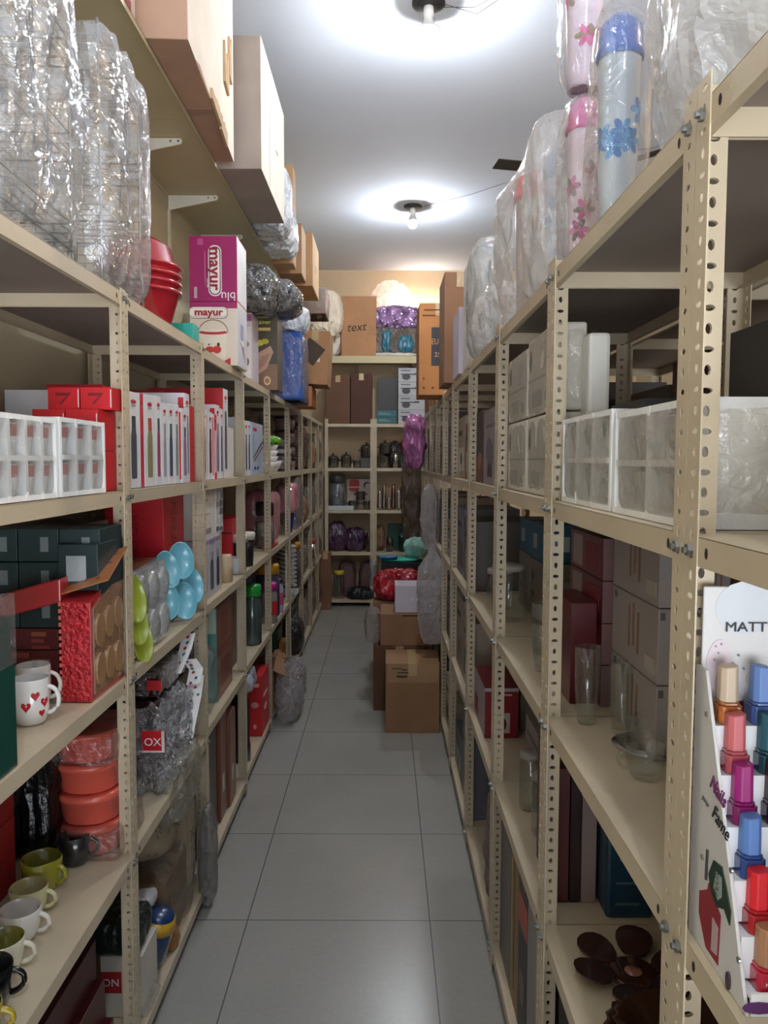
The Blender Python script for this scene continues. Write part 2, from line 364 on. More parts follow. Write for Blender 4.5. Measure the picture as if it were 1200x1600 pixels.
wire('lower of two loose wires sagging on the ceiling from the nearer bulb', [(.26, 3.62, 3.592), (.40, 3.6, 3.58), (.54, 3.42, 3.565), (.70, 3.35, 3.57), (.88, 3.28, 3.582), (1.3, 3.1, 3.59)])
r = empty('ceiling_fan', (1.25, 4.75, HC), .22, 'dark ceiling fan over the right side, one blade tip showing past the bags', 'ceiling fan')
bm = bmesh.new(); lathe(bm, [(0, 0), (.05, 0), (.05, -.04), (.014, -.05), (.014, -.25), (.06, -.26), (.11, -.29), (.11, -.34), (.05, -.37), (0, -.37)], 24); link('motor', bm, M('3a3532', .4), r)
for k in range(3):
    bm = bmesh.new(); a = math.pi+k*2*math.pi/3
    v = bbox(bm, .12, .62, -.055, .055, -.325, -.320); bmesh.ops.rotate(bm, verts=bm.verts, cent=(0,0,-.32), matrix=Matrix.Rotation(.15, 3, 'X')); bmesh.ops.rotate(bm, verts=bm.verts, cent=(0,0,0), matrix=Matrix.Rotation(a, 3, 'Z'))
    link('blade', bm, M('3a3532', .5), r, bevel=.002)
# ---------------------------------------------------------------- builders for goods
WHITE = lambda: M('e6e4df', .5); RED = lambda: M('c8202a', .4); BLACK = lambda: M('17171a', .35)
def box(name, label, cat, x0, x1, y0, y1, z0, z1, col, rz=0, group=None, rough=.45, bevel=.0012, tilt=0, var=.06, lean=0):
    size = (x1-x0, y1-y0, z1-z0); bm = bmesh.new(); w, d, h = size
    bbox(bm, -w/2, w/2, -d/2, d/2, 0, h)
    o = link(name, bm, col if not isinstance(col, str) else M(col, rough, 0, var, 6), None, bevel=bevel)
    o.location = ((x0+x1)/2, (y0+y1)/2, z0); o.rotation_euler = (lean, tilt, rz); tag(o, label, cat, group)
    return o, size
def carton(label, x0, x1, y0, y1, z0, z1, rz=0, col=CARD, open_top=False, tape=True, group=None, flaps=0, dark=None, tilt=0, name='cardboard_box', cat='cardboard box'):
    w, d, h = x1-x0, y1-y0, z1-z0; bm = bmesh.new(); t = .005
    if open_top:
        bbox(bm, -w/2, w/2, -d/2, d/2, 0, t)
        for a in ((-w/2, -w/2+t, -d/2, d/2), (w/2-t, w/2, -d/2, d/2), (-w/2, w/2, -d/2, -d/2+t), (-w/2, w/2, d/2-t, d/2)): bbox(bm, *a, t, h)
    else: bbox(bm, -w/2, w/2, -d/2, d/2, 0, h)
    m = M(col, .8, 0, .10, 5, .12, bscale=20); o = link(name, bm, m, bevel=.003)
    o.location = ((x0+x1)/2, (y0+y1)/2, z0); o.rotation_euler = (0, tilt, rz); tag(o, label, cat, group)
    tm = M('b79a6c', .2, 0, .05, 5, .2, coat=.5)
    if tape and not open_top:
        bm = bmesh.new(); bbox(bm, -.025, .025, -d/2-.0008, d/2+.0008, h-.0004, h+.0006); bbox(bm, -.025, .025, -d/2-.0012, -d/2, h-.07, h+.0006); bbox(bm, -.025, .025, d/2, d/2+.0012, h-.07, h+.0006)
        link('packing_tape', bm, tm, o)
    k = flaps if flaps else (1 if open_top else 0)
    if k:
        for s, a in ((-1, 35*k), (1, 25*k)):
            bm = bmesh.new(); v = bbox(bm, 0, w*.42, -d/2+.003, d/2-.003, 0, .004)
            bmesh.ops.rotate(bm, verts=v, cent=(0,0,0), matrix=Matrix.Rotation(math.radians(a), 3, 'Y'))
            if s < 0: bmesh.ops.scale(bm, verts=v, vec=(-1, 1, 1))
            bmesh.ops.translate(bm, verts=v, vec=(s*w/2, 0, h-.003)); link('flap', bm, m, o)
    return o, (w, d, h)
def lat(name, label, cat, x, y, z, prof, mat, seg=28, group=None, parent=None, s=1, sx=1, sy=1, wob=None, rot=None):
    bm = bmesh.new(); lathe(bm, [(r*s, h*s) for r, h in prof], seg, sx=sx, sy=sy, wob=wob); o = link(name, bm, mat, parent)
    o.location = (x, y, z)
    if rot: o.rotation_euler = rot
    if not parent: tag(o, label, cat, group)
    return o
def handle(parent, r, z0, z1, out, th, ang, mat, name='handle', n=12):
    bm = bmesh.new(); pts = []
    for i in range(n+1):
        t = -math.pi/2+math.pi*i/n; pts.append((r*.96+out*math.cos(t)*(1 if abs(math.cos(t)) > .01 else 0), 0, (z0+z1)/2+(z1-z0)/2*math.sin(t)))
    tube(bm, pts, th, 8); bmesh.ops.scale(bm, verts=bm.verts, vec=(1, 1.3, 1))
    bmesh.ops.rotate(bm, verts=bm.verts, cent=(0,0,0), matrix=Matrix.Rotation(ang, 3, 'Z')); return link(name, bm, mat, parent)
def mug(label, x, y, z, r, h, col, incol, ang, group='mugs on the left racks', flare=1.0, square=False):
    wob = (lambda a, rr, zz: .10*abs(math.cos(2*a))**2 if rr > r*.3 else 0) if square else None
    m = M(col, .18, 0, .04, 5, coat=.6); mi = M(incol, .2, 0, .05, 5, coat=.6)
    bm = bmesh.new(); lathe(bm, [(0, 0), (r*.72, 0), (r*.85, .006), (r, h*.35), (r*flare, h), (r*flare*.95, h+.002)], 32, mi=0, wob=wob)
    lathe(bm, [(r*flare*.95, h+.002), (r*.91, h-.004), (r*.86, h*.35), (r*.7, .012), (0, .010)], 32, mi=1, wob=wob)
    o = link('mug', bm, [m, mi]); o.location = (x, y, z); tag(o, label, 'mug', group)
    handle(o, r*.97, h*.22, h*.82, r*.62, r*.13, ang, m); return o
def jar(label, x, y, z, r, h, body, lidcol, lidh=.03, name='storage_jar', cat='jar', group=None, label_art=None, contents=None):
    o = lat(name, label, cat, x, y, z, [(0, 0), (r*.9, 0), (r, .008), (r, h*.86), (r*.86, h*.93), (r*.86, h), (r*.83, h), (r*.83, h*.93), (r*.96, h*.85), (r*.96, .012), (0, .006)], body, group=group)
    lat('lid', None, None, 0, 0, h-.006, [(0, lidh), (r*.9, lidh), (r*.97, lidh*.8), (r*.97, 0), (r*.88, 0), (r*.88, .002), (0, .003)], M(lidcol, .3, 0, .05, 5, coat=.3), parent=o)
    if contents: lat('contents', None, None, 0, 0, .012, [(0, 0), (r*.9, 0), (r*.9, h*.7), (0, h*.72)], M(contents, .8, 0, .5, 60), parent=o)
    if label_art:
        bm = bmesh.new(); n = 12; R = r+.0008
        a0, a1 = label_art[1]-.6, label_art[1]+.6
        for i in range(n):
            t0 = a0+(a1-a0)*i/n; t1 = a0+(a1-a0)*(i+1)/n
            bm.faces.new([bm.verts.new((R*math.cos(t), R*math.sin(t), zz)) for t, zz in ((t0, h*.25), (t1, h*.25), (t1, h*.65), (t0, h*.65))])
        link('paper_label', bm, M(label_art[0], .5), o)
    return o
def bag(name, label, cat, x, y, z, size, seed, mat, amp=.02, p=3.5, n=16, freq=(14,14,6), rz=0, group=None, neck=None, parent=None, amp2=.0, smooth=False, tilt=(0,0)):
    o = link(name, blob(size, seed, n, p, amp, freq, True, amp2, neck), mat, parent, smooth=smooth)
    o.location = (x, y, z); o.rotation_euler = (tilt[0], tilt[1], rz)
    if not parent: tag(o, label, cat, group)
    return o
def bottle_art(cap, body, cx=.5, w=.24, hb=.62, y0=.10):
    """silhouette of a slim flask on a box face"""
    return [(rrect(cx-w/2, y0, cx+w/2, y0+hb*.72, .05), M(body, .4)), ([(cx-w/2, y0+hb*.70), (cx+w/2, y0+hb*.70), (cx+w*.32, y0+hb*.84), (cx-w*.32, y0+hb*.84)], M(body, .4)),
            (rect(cx-w*.32, y0+hb*.83, cx+w*.32, y0+hb*1.05), M(cap, .4))]
LOGO = lambda: [(ell(.5, .90, .20, .022), M('b8282e', .5)), (rect(.36, .855, .64, .866), M('8c8c90', .5))]
def bottle_box(label, y0, y1, xf, z0, h, cap, body, col='d9d8da', depth=.30, rz=0, lean=0, dx=0, hb=.62, group='flask boxes on the left racks', side=None):
    o, s = box('flask_box', label, 'flask box', xf-depth, xf, y0, y1-.003, z0, z0+h, col, rz, group, lean=lean)
    art(o, s, 'R', bottle_art(cap, body, hb=hb, w=.46)+LOGO())
    art(o, s, 'F', [(rect(.0, .0, 1, 1), M(side or 'cfced2', .45)), (rect(.93, .05, .99, .95), M('b8282e', .5)), (rect(.3, .2, .6, .26), M('8a8a90', .5))], 'printed_side')
    return o, s
def pattern_items(cols, nx, ny, seed, a0=.05, b0=.05, a1=.95, b1=.95, fill=.8):
    rnd = random.Random(seed); out = []
    for i in range(nx):
        for j in range(ny):
            if rnd.random() > fill: continue
            u0 = a0+(a1-a0)*i/nx; u1 = a0+(a1-a0)*(i+.6+.3*rnd.random())/nx; v0 = b0+(b1-b0)*j/ny; v1 = b0+(b1-b0)*(j+.4+.5*rnd.random())/ny
            out.append((rect(u0, v0, u1, v1), M(rnd.choice(cols), .5)))
    return out
def styro(label, x0, x1, y0, y1, z0, z1, face, nx, nz, cupcol, printcol, group, wrapm=None, seed=1, block=False, blurry=False):
    """moulded white foam tray with glass pockets, shrink wrapped"""
    w, d, h = x1-x0, y1-y0, z1-z0; r = empty('foam_glass_pack', ((x0+x1)/2, (y0+y1)/2, z0), 0, label, 'foam pack', group)
    foam = M('e9e9e6', .7, 0, .03, 30, .15, bscale=140, sss=0); bm = bmesh.new(); sgn = 1 if face == 'R' else -1
    xf = sgn*w/2; t = .009; rr = min((d-t)/nx/2, .1)-t*.8; rr = min(rr, w/2-.02); dp = 2*rr+.01
    bbox(bm, *sorted((-xf, xf-sgn*dp)), -d/2, d/2, 0, h)
    for i in range(nx+1):
        c = -d/2+t/2+(d-t)*i/nx; bbox(bm, *sorted((xf-sgn*dp, xf)), c-t/2, c+t/2, 0, h)
    for j in range(nz+1):
        c = t/2+(h-t)*j/nz; bbox(bm, *sorted((xf-sgn*dp, xf-sgn*.0006)), -d/2+.0005, d/2-.0005, c-t/2, c+t/2)
    link('foam_tray', bm, foam, r)
    for i in range(nx):
        for j in range(nz):
            cy = -d/2+t+(d-t)*(i+.5)/nx-t/2; cz = t+(h-t)*j/nz; hh = (h-t)/nz*.78
            bm = bmesh.new(); lathe(bm, [(0, 0), (rr*.8, 0), (rr, hh), (rr*.93, hh), (rr*.74, .006), (0, .006)], 16, mi=0)
            lathe(bm, [(rr*.955, hh*.60), (rr*1.005, hh*.97)], 16, mi=1)
            c = link('glass', bm, [M(cupcol, .15, 0, .05, 5, coat=.5), M(printcol, .4)], r); c.location = (xf-sgn*(dp*.5+.004), cy, cz)
            c.location.x = xf-sgn*(rr*1.01+.003)
    wrap(r, (w, d, h), seed, .002, .0025, wrapm or FILM('f6f7f6', .14, .10, .12, .4, 30), 14)
    return r
def bowl(label, x, y, z, r, h, mat, name='bowl', cat='bowl', group=None, wob=None, seg=28):
    return lat(name, label, cat, x, y, z, [(0, 0), (r*.5, 0), (r*.55, h*.06), (r*.85, h*.5), (r, h), (r*.965, h), (r*.82, h*.55), (r*.5, h*.14), (0, h*.10)], mat, seg, group, wob=wob)
def disc(label, loc, r, th, mat, rot, name='lid', cat='lid', group=None, sx=1, sy=1, rim=True):
    bm = bmesh.new(); lathe(bm, [(0, 0), (r*.96, 0), (r, th*.3), (r, th), (r*.93, th), (r*.90, th*.55), (0, th*.55)], 32, sx=sx, sy=sy)
    o = link(name, bm, mat); o.location = loc; o.rotation_euler = rot; tag(o, label, cat, group); return o
# ================================================================ LEFT ROW, first unit (x -.984..-.604, y 1.0..1.824)
def wire_rack(label, x, y, z, w, d, h, seed, tiers, rz=0, bagh=None):
    r = empty('wire_dish_rack', (x, y, z), rz, label, 'dish rack', 'wire dish racks in plastic bags'); m = M('a9a9a4', .3, .6, .04)
    for sx in (-1, 1):
        for sy in (-1, 1):
            bm = bmesh.new(); tube(bm, [(sx*w/2, sy*d/2, 0), (sx*w/2, sy*d/2, h*.12), (sx*w*.49, sy*d*.47, h*.16), (sx*w*.49, sy*d*.47, h)], .0035, 6); link('upright', bm, m, r)
    for k, t in enumerate(tiers):
        bm = bmesh.new(); W, D, z0 = w*.98, d*.94, t*h
        for zz in (z0, z0+.055): tube(bm, [(-W/2, -D/2, zz), (W/2, -D/2, zz), (W/2, D/2, zz), (-W/2, D/2, zz)], .0026, 5, True)
        nx = 9
        for i in range(1, nx): tube(bm, [(-W/2+W*i/nx, -D/2, z0+.055), (-W/2+W*i/nx, -D/2, z0), (-W/2+W*i/nx, D/2, z0), (-W/2+W*i/nx, D/2, z0+.055)], .0014, 4)
        for i in range(1, 8): tube(bm, [(-W/2, -D/2+D*i/8, z0), (W/2, -D/2+D*i/8, z0)], .0014, 4)
        for zz in (z0+.018, z0+.036): tube(bm, [(-W/2, -D/2, zz), (W/2, -D/2, zz), (W/2, D/2, zz), (-W/2, D/2, zz)], .0012, 4, True)
        link('basket', bm, m, r)
    bm = bmesh.new(); tube(bm, [(w*.3, -d*.47, 0.004), (w*.3, -d*.5, .10), (w*.36, -d*.47, .16), (w*.3, -d*.47, .3)], .003, 6); link('hook', bm, m, r)
    o = link('plastic_bag', blob((w+.05, d+.05, (bagh or h)+.02), seed, 30, 6.5, .020, (10, 10, 2.0), True, .0), FILM('fafcff', .20, .22, .06, .8, 11), r, smooth=False); o.location = (0, 0, 0)
    return r
wire_rack('tall wire dish rack in clear crackled plastic, nearest on top of the left row', -.79, 1.42, 1.932, .33, .36, .66, 3, (.05, .32, .60, .86), .05)
wire_rack('tall wire dish rack in clear plastic, farther of two, beside the red tubs', -.79, 1.87, 1.932, .33, .33, .56, 8, (.04, .30, .56, .84), .04)
WR = FILM('f6f7f6', .16, .10, .12, .4, 30)
styro('white foam pack of red-printed glasses, nearer of two on the left shelf', -.80, -.612, 1.13, 1.445, 1.47, 1.617, 'R', 5, 2, 'dcdcd8', 'a86a60', 'foam packs of glasses on the left shelf', WR, 2)
styro('white foam pack of red-printed glasses, farther of two, beside the red boxes', -.78, -.612, 1.455, 1.69, 1.47, 1.622, 'R', 3, 2, 'd8d6d0', 'a8605a', 'foam packs of glasses on the left shelf', WR, 5)
o, s = box('foam_block', 'white foam tray seen standing behind the nearer foam glass pack at far left', 'foam tray', -.97, -.83, 1.05, 1.30, 1.47, 1.655, 'e6e6e2'); art(o, s, 'R', [(ell(.5, .5, .3, .3), M('d2d2cc', .6))])
k = 0
for j, (yy, n) in enumerate(((1.66, 4), (1.66, 0))):
    for c in range(2):
        for q in range(4):
            if q == 3 and c == 0: pass
            z0 = 1.470+q*.092
            x0 = -.775+c*.073
            if q == 3 or j: continue
            words = ['bottom', 'middle', 'topmost']
            o, s = box('red_box', 'glossy red box behind the foam packs, %s of the %s stack' % (words[q], ('left', 'right')[c]), 'box', x0+(.018 if q == 2 else 0), x0+.071+(.018 if q == 2 else 0), 1.70+(.04 if q == 2 else 0), 1.815, z0, z0+(.05 if q == 2 else .09), 'c41722', group='red boxes at the end of the left foam shelf')
            art(o, s, 'F', [([(.25, .75), (.75, .75), (.45, .25), (.35, .25), (.6, .62), (.25, .62)], M('7a1018', .5)), (rect(.955, .1, .985, .9), M('d8c8c8', .5))])
# level 2: dark green boxes
for c in range(4):
    for q in range(5):
        if q < 2: continue
        y1 = 1.80-.0; z0 = 1.028+q*.073
        x0 = -.975+c*.09
        if x0 > -.70: continue
        o, s = box('green_box', 'dark green box under the left foam shelf, %s row, column %s from the wall' % (['bottom', 'second', 'middle', 'fourth', 'top'][q], ['one', 'two', 'three', 'four'][c]), 'box', x0, x0+.088, 1.66, 1.80, z0, z0+.071, '122a2c', group='dark green boxes under the foam shelf')
        art(o, s, 'F', [(rect(.55, .3, .75, .75), M('6f7678', .5))], 'paper_label')
o, s = box('green_box', 'dark green box with a square grey label, right end of the dim stack', 'box', -.70, -.615, 1.64, 1.80, 1.26, 1.36, '14292c', group='dark green boxes under the foam shelf'); art(o, s, 'F', [(rect(.2, .2, .7, .75), M('9aa0a0', .5))], 'paper_label')
# gift box: open red patterned box with window, foil and a printed flap
gift = empty('gift_box', (-.648, 1.70, 1.027), 0, 'open red patterned gift box with glittering foil front and printed orange flap', 'gift box')
gr = M('a8252a', .35, 0, .12, 20, coat=.4)
bm = bmesh.new(); prism(bm, [(-.10, 0), (.10, 0), (.10, .27), (-.10, .215)], -.032, .030, 'x'); g = link('carton_body', bm, gr, gift, bevel=.002)
foil = M('b8232c', .22, .25, .25, 40, .9, coat=.5, bscale=110)
bm = bmesh.new(); bbox(bm, -.031, .029, -.1025, -.1005, .002, .213); link('foil_front', bm, foil, gift)
bm = bmesh.new(); prism(bm, [(-.088, .012), (.092, .012), (.092, .25), (-.088, .20)], .0305, .0325, 'x'); link('clear_window', bm, M('86644a', .18, 0, .3, 14, .6, coat=.7, bscale=40), gift)
for i in range(3):
    for j in range(2):
        bm = bmesh.new(); prism(bm, ell(-.058+i*.058, .062+j*(.085+.008*i), .025, .036, 14), .0325, .0365, 'x'); link('cup_shape', bm, M('947250', .3, 0, .15, 12, coat=.6), gift)
def flapm(v): bmesh.ops.rotate(bm, verts=v, cent=(0,0,0), matrix=Matrix.Rotation(-.30, 3, 'Y')@Matrix.Rotation(.30, 3, 'X')); bmesh.ops.translate(bm, verts=v, vec=(-.02, -.02, .258))
bm = bmesh.new(); flapm(bbox(bm, -.075, .085, -.08, .10, 0, .0035)); link('printed_flap', bm, M('a0663c', .4, 0, .2, 20, coat=.3), gift)
bm = bmesh.new(); rnd = random.Random(4)
for i in range(30):
    x, y = rnd.uniform(-.07, .07), rnd.uniform(-.075, .085); flapm(bbox(bm, x, x+rnd.uniform(.004, .012), y, y+rnd.uniform(.004, .012), .0036, .0042))
link('flap_print', bm, M('6b3a22', .5), gift)
bm = bmesh.new(); prism(bm, [(-.30, .14), (-.032, .215), (-.032, .265), (-.30, .19)], -.10, .05, 'y'); link('tray_arm', bm, gr, gift, bevel=.003)
bm = bmesh.new()
for i in range(15): bbox(bm, -.036, -.031, -.1035, -.0995, .004+i*.0145, .012+i*.0145)
link('crimped_edge', bm, M('d2685c', .4), gift)
# red printed boxes behind in the arch
for q in range(3):
    o, s = box('red_carton', 'dim dark red printed carton inside the arch of the gift box, %s' % ['lowest', 'middle', 'uppermost'][q], 'carton', -.965, -.715, 1.665, 1.80, 1.027+q*.0485, 1.074+q*.0485, '5d171a', group='dark red cartons behind the mugs'); art(o, s, 'F', pattern_items(['8a3a30', '4a1012', '90503a'], 5, 3, q))
o, s = box('clear_lid_box', 'dark green box with clear lid standing at far left edge, nearest box on its shelf', 'box', -.80, -.615, 1.12, 1.262, 1.027, 1.20, '0f4038', 0, rough=.25)
bm = bmesh.new(); bbox(bm, -.094, .0945, -.072, .0725, .176, .292); w_ = link('clear_cover', bm, CLEAR(), o)
bm = bmesh.new(); bbox(bm, -.088, .088, -.066, .066, .175, .255); link('tray', bm, M('20403c', .5), o)
mug('white mug with red hearts, front of two in the arch of the gift box', -.690, 1.475, 1.027, .034, .088, 'e2ded8', 'd0ccc6', .12, 'heart mugs on the left shelf')
mug('white mug half hidden behind the front heart mug', -.728, 1.57, 1.027, .034, .088, 'd8d2c8', 'c4beb6', .2, 'heart mugs on the left shelf')
for ob in list(COL.objects):
    if ob.get('label') in ('white mug with red hearts, front of two in the arch of the gift box',):
        bm = bmesh.new()
        for a, zz, s in ((-.35, .045, .010), (-.9, .06, .009), (-.55, .025, .007), (-1.4, .04, .010)):
            pts = [(0, -1), (.9, .1), (.85, .7), (.45, .9), (0, .5), (-.45, .9), (-.85, .7), (-.9, .1)]; R = .0350
            bm.faces.new([bm.verts.new((R*math.cos(a+p[0]*s/R), R*math.sin(a+p[0]*s/R), zz+p[1]*s)) for p in pts])
        link('heart_print', bm, M('b5242c', .3), ob)
# level 1 coral containers, mugs
for q in range(4):
    cx = -.722-.003*q; zz = .5815+q*.0765
    r_ = lat('coral_container', 'coral plastic food container in film, %s of the stack of four' % ['bottom', 'second', 'third', 'top'][q], 'container', cx, 1.885, zz, [(0, 0), (.065, 0), (.071, .006), (.077, .058), (.081, .060), (.081, .074), (.074, .0755), (0, .0755)], M('d9604e' if q < 4 else 'b86a5c', .28, 0, .08, 8, coat=.5), 32, 'coral containers', sx=1, sy=1.25, wob=lambda a, r, z: .06*abs(math.sin(2*a))**2 if r > .02 else 0)
    if q in (0, 3): wrap(r_, (.178, .215, .074), q+3, .001, .005, FILM('f6eeee', .04, .16, .08, .6, 40), 10)
for q in range(5):
    o, s = box('red_picture_box', 'red box with dark picture at lower far left, %s of the stack' % ['bottom', 'second', 'middle', 'fourth', 'top'][q], 'box', -.975, -.83, 1.40, 1.68, .5815+q*.082, .5815+q*.082+.08, '8e1f1e', group='red picture boxes low on the left')
    art(o, s, 'F', [(rect(.35, .15, .85, .85), M('b8a8a0', .5)), (ell(.6, .5, .14, .22), M('1c1a1a', .4))])
    art(o, s, 'R', [(rect(.15, .15, .6, .85), M('a89890', .5)), (ell(.38, .5, .12, .25), M('1c1a1a', .4))])
for q, (x, y) in enumerate(((-.90, 1.72), (-.835, 1.80))):
    bag('black_bag', 'black glossy bundle %s on the dim left shelf' % ['against the wall', 'behind the coral containers'][q], 'bundle', x, y, .5815, (.1, .09, .33), 20+q, M('100f10', .25, 0, .3, 20, .3), .012)
mug('matte charcoal mug at the back of the mug row beside the coral containers', -.735, 1.775, .5815, .034, .068, '2a2a2b', '1c1c1d', .25)
mug('square yellow-green mug in the mug row', -.765, 1.665, .5815, .037, .070, '9a972c', '6c6a24', -.15, flare=1.12, square=True)
mug('pale yellow mug in the mug row, in front of the square green mug', -.750, 1.57, .5815, .035, .058, 'cfc89a', 'a89c6a', .1, flare=1.12)
mug('plain white mug in the mug row, middle of the row', -.728, 1.485, .5815, .036, .060, 'd8d4c8', 'c2bab0', .1, flare=1.12)
mug('cream mug with olive inside in the mug row', -.715, 1.385, .5815, .037, .062, 'd6d0b8', '6e6a2c', .2, flare=1.1)
mug('glossy black mug near the front of the mug row', -.695, 1.295, .5815, .038, .070, '0c1216', '0a0c0e', .3, flare=1.1)
mug('black mug with yellow rim and handle, nearest at the bottom left corner', -.670, 1.205, .5815, .037, .062, 'b09a2c', '101418', .3, flare=1.12)
# level 0
o, s = box('white_box', 'low white box with a red ON label on the bottom left shelf', 'box', -.74, -.63, 1.93, 2.06, .077, .243, 'c9c2b4'); art(o, s, 'F', [(rect(0.0, .40, .5, .75), M('a8222a', .5))]); text(o, s, 'F', 'ON', .25, .58, .02, M('e8e0dc', .5))
for q in range(3):
    o, s = box('maroon_box', 'maroon glossy box on the bottom left shelf, %s' % ['lowest of three', 'middle of three', 'uppermost of three'][q], 'box', -.90, -.66-.02*q, 1.45, 1.80, .077+q*.10, .175+q*.10, '4a1118', rough=.3, group='maroon boxes at the bottom left')
bag('dark_green_bag', 'crumpled dark green bag above the white box on the bottom left shelf', 'bag', -.70, 1.99, .244, (.14, .12, .09), 31, M('1e2a22', .3, 0, .3, 12, .3), .014)
# ================================================================ LEFT ROW, second unit (y 1.824..2.635), top goods
for q in range(7):
    zz = 1.932+q*.024
    o = lat('red_tub', 'translucent red plastic tub, %s in the nested pile on top of the left row' % ['lowest', 'second', 'third', 'fourth', 'fifth', 'sixth', 'uppermost'][q], 'tub', -.735, 2.33, zz+.0, [(0, 0), (.075, 0), (.095, .02), (.118, .10), (.128, .105), (.126, .112), (.112, .104), (.09, .024), (0, .006)] if q < 4 else [(0, .125), (.06, .12), (.095, .095), (.118, .02), (.128, .012), (.128, .004), (.122, .004), (.112, .02), (.09, .088), (0, .115)], M('a8202c', .22, 0, .10, 8, coat=.5), 36, 'nested red tubs')
o, s = box('teal_box', 'small teal box peeking out between the red tubs and the printed carton', 'box', -.70, -.62, 2.52, 2.60, 1.932, 1.985, '2fa79a')
def ring(parent, s, face, a, b, ra, rb, t, m, name='printed_ring'):
    bm = bmesh.new(); o, u, v, n, U, V = frame(s, face)
    tube(bm, [o+u*((a+ra*math.cos(k*math.pi/14))*U)+v*((b+rb*math.sin(k*math.pi/14))*V)+n*.0012 for k in range(28)], t, 4, True); return link(name, bm, m, parent)
o, s = box('printed_carton', 'magenta printed carton lying on its side, upper of the pair on the left row', 'carton', -.80, -.605, 3.2, 3.42, 2.192, 2.455, '9b2463', rough=.3, var=.04)
q_ = s[0]/s[2]
art(o, s, 'F', [(rrect(.40, .08, .68, .86, .13, q_), M('e8dfe0', .4)), (rrect(.42, .10, .66, .84, .115, q_), M('5a2030', .4)), (rrect(.44, .115, .64, .825, .10, q_), M('ece4e2', .4)), (rect(.10, .05, .16, .22), M('b8a8b0', .4)), (rect(.18, .86, .30, .96), M('b04a80', .4)), (ell(.33, .5, .006, .28, 8), M('c48aa8', .4))])
text(o, s, 'F', 'mayur', .54, .50, .048, M('8c1f2c', .4), -math.pi/2, bold=.02); text(o, s, 'F', 'blu', .82, .08, .035, M('e8dfe0', .4), math.pi); text(o, s, 'F', 'fine', .41, .28, .018, M('e8dfe0', .4), -math.pi/2)
art(o, s, 'R', [(rect(.04, .03, .96, .97), M('dcdce0', .5))])
o, s = box('printed_carton', 'cream printed carton with picture of a red-lidded bucket, lower of the pair', 'carton', -.80, -.605, 3.2, 3.42, 1.932, 2.19, 'd9cfc0', rough=.35, var=.04)
q_ = s[0]/s[2]
art(o, s, 'F', [(rect(0, .90, 1, 1), M('9b2463', .4)), (rrect(.0, .74, .80, .93, .09, q_), M('5a2030', .4)), (rrect(.0, .75, .79, .92, .085, q_), M('f0e8e2', .4)), (rrect(.0, .765, .775, .905, .07, q_), M('c8b0b0', .4)), (rrect(.0, .775, .765, .895, .07, q_), M('f0e8e2', .4)),
    ([(.25, .06), (.74, .06), (.78, .52), (.20, .52)], M('e2dacb', .4)), (ell(.49, .52, .30, .035), M('b83038', .4)), (ell(.49, .55, .25, .025), M('e2d8cc', .4)), (ell(.42, .25, .10, .05), M('c23a34', .4)), (ell(.57, .25, .09, .06), M('c8403a', .4)), (ell(.60, .33, .03, .03), M('3a2020', .4)), (ell(.40, .33, .015, .015), M('3a2020', .4)), ([(.55, .0), (.85, .0), (.85, .12)], M('c02a34', .4))])
text(o, s, 'F', 'mayur', .40, .835, .028, M('9c202c', .4), bold=.03, sx=1.15)
bm = bmesh.new(); fo, fu, fv, fn, U, V = frame(s, 'F'); tube(bm, [fo+fu*((.49+.31*math.cos(k*math.pi/12))*U)+fv*((.52+.20*math.sin(k*math.pi/12))*V)+fn*.001 for k in range(13)], .0013, 4); link('printed_handle', bm, M('7a3038', .5), o)
art(o, s, 'R', [(rect(.03, .03, .97, .97), M('c9ccd6', .5)), (rect(.3, .45, .6, .7), M('9a96b4', .5)), ([(.3, .4), (.6, .4), (.75, .12)], M('a06a78', .5)), (ell(.5, .40, .10, .05), M('e8e8ee', .4))])
# level 3 flask boxes
B3 = 1.470
bottle_box('white flask box with dark grey flask, nearest of the row in the second left unit', 1.90, 1.995, -.632, B3, .242, '3a3c40', '4c5058')
bottle_box('slim flask box with red edge beside the grey-flask box', 1.998, 2.03, -.632, B3, .245, 'b0202a', 'b8242e', col='c4303a')
bottle_box('flask box picturing an olive flask with red cap', 2.033, 2.13, -.632, B3, .245, 'b04a3a', '8f8a5c')
bottle_box('flask box picturing a crimson flask with lime top', 2.133, 2.19, -.632, B3, .25, '3a4454', '9a3a5a')
bottle_box('flask box picturing a silver flask, shorter box in the row', 2.193, 2.25, -.632, B3, .235, '8e9094', '9a9ca2')
bottle_box('flask box picturing a navy flask with teal cap', 2.253, 2.32, -.632, B3, .238, '2c5a5c', '3c4664')
bottle_box('flask box picturing a green-grey flask', 2.323, 2.38, -.632, B3, .240, '6c746a', '7e8478')
bottle_box('flask box picturing a mauve flask, in front of a tall red box', 2.383, 2.455, -.625, B3, .232, '6a5a70', '9a7a90')
bottle_box('tallest flask box of the second unit, picturing a slate flask', 2.458, 2.52, -.635, B3, .285, '44485c', '50607c')
o, s = box('red_box', 'tall red box standing behind the flask boxes, second left unit', 'box', -.96, -.80, 2.20, 2.36, B3, B3+.285, 'c0202a')
o, s = box('red_box', 'red box end visible just before the third left post, beside the tallest flask box', 'box', -.80, -.64, 2.524, 2.60, B3, B3+.25, 'cc1f28')
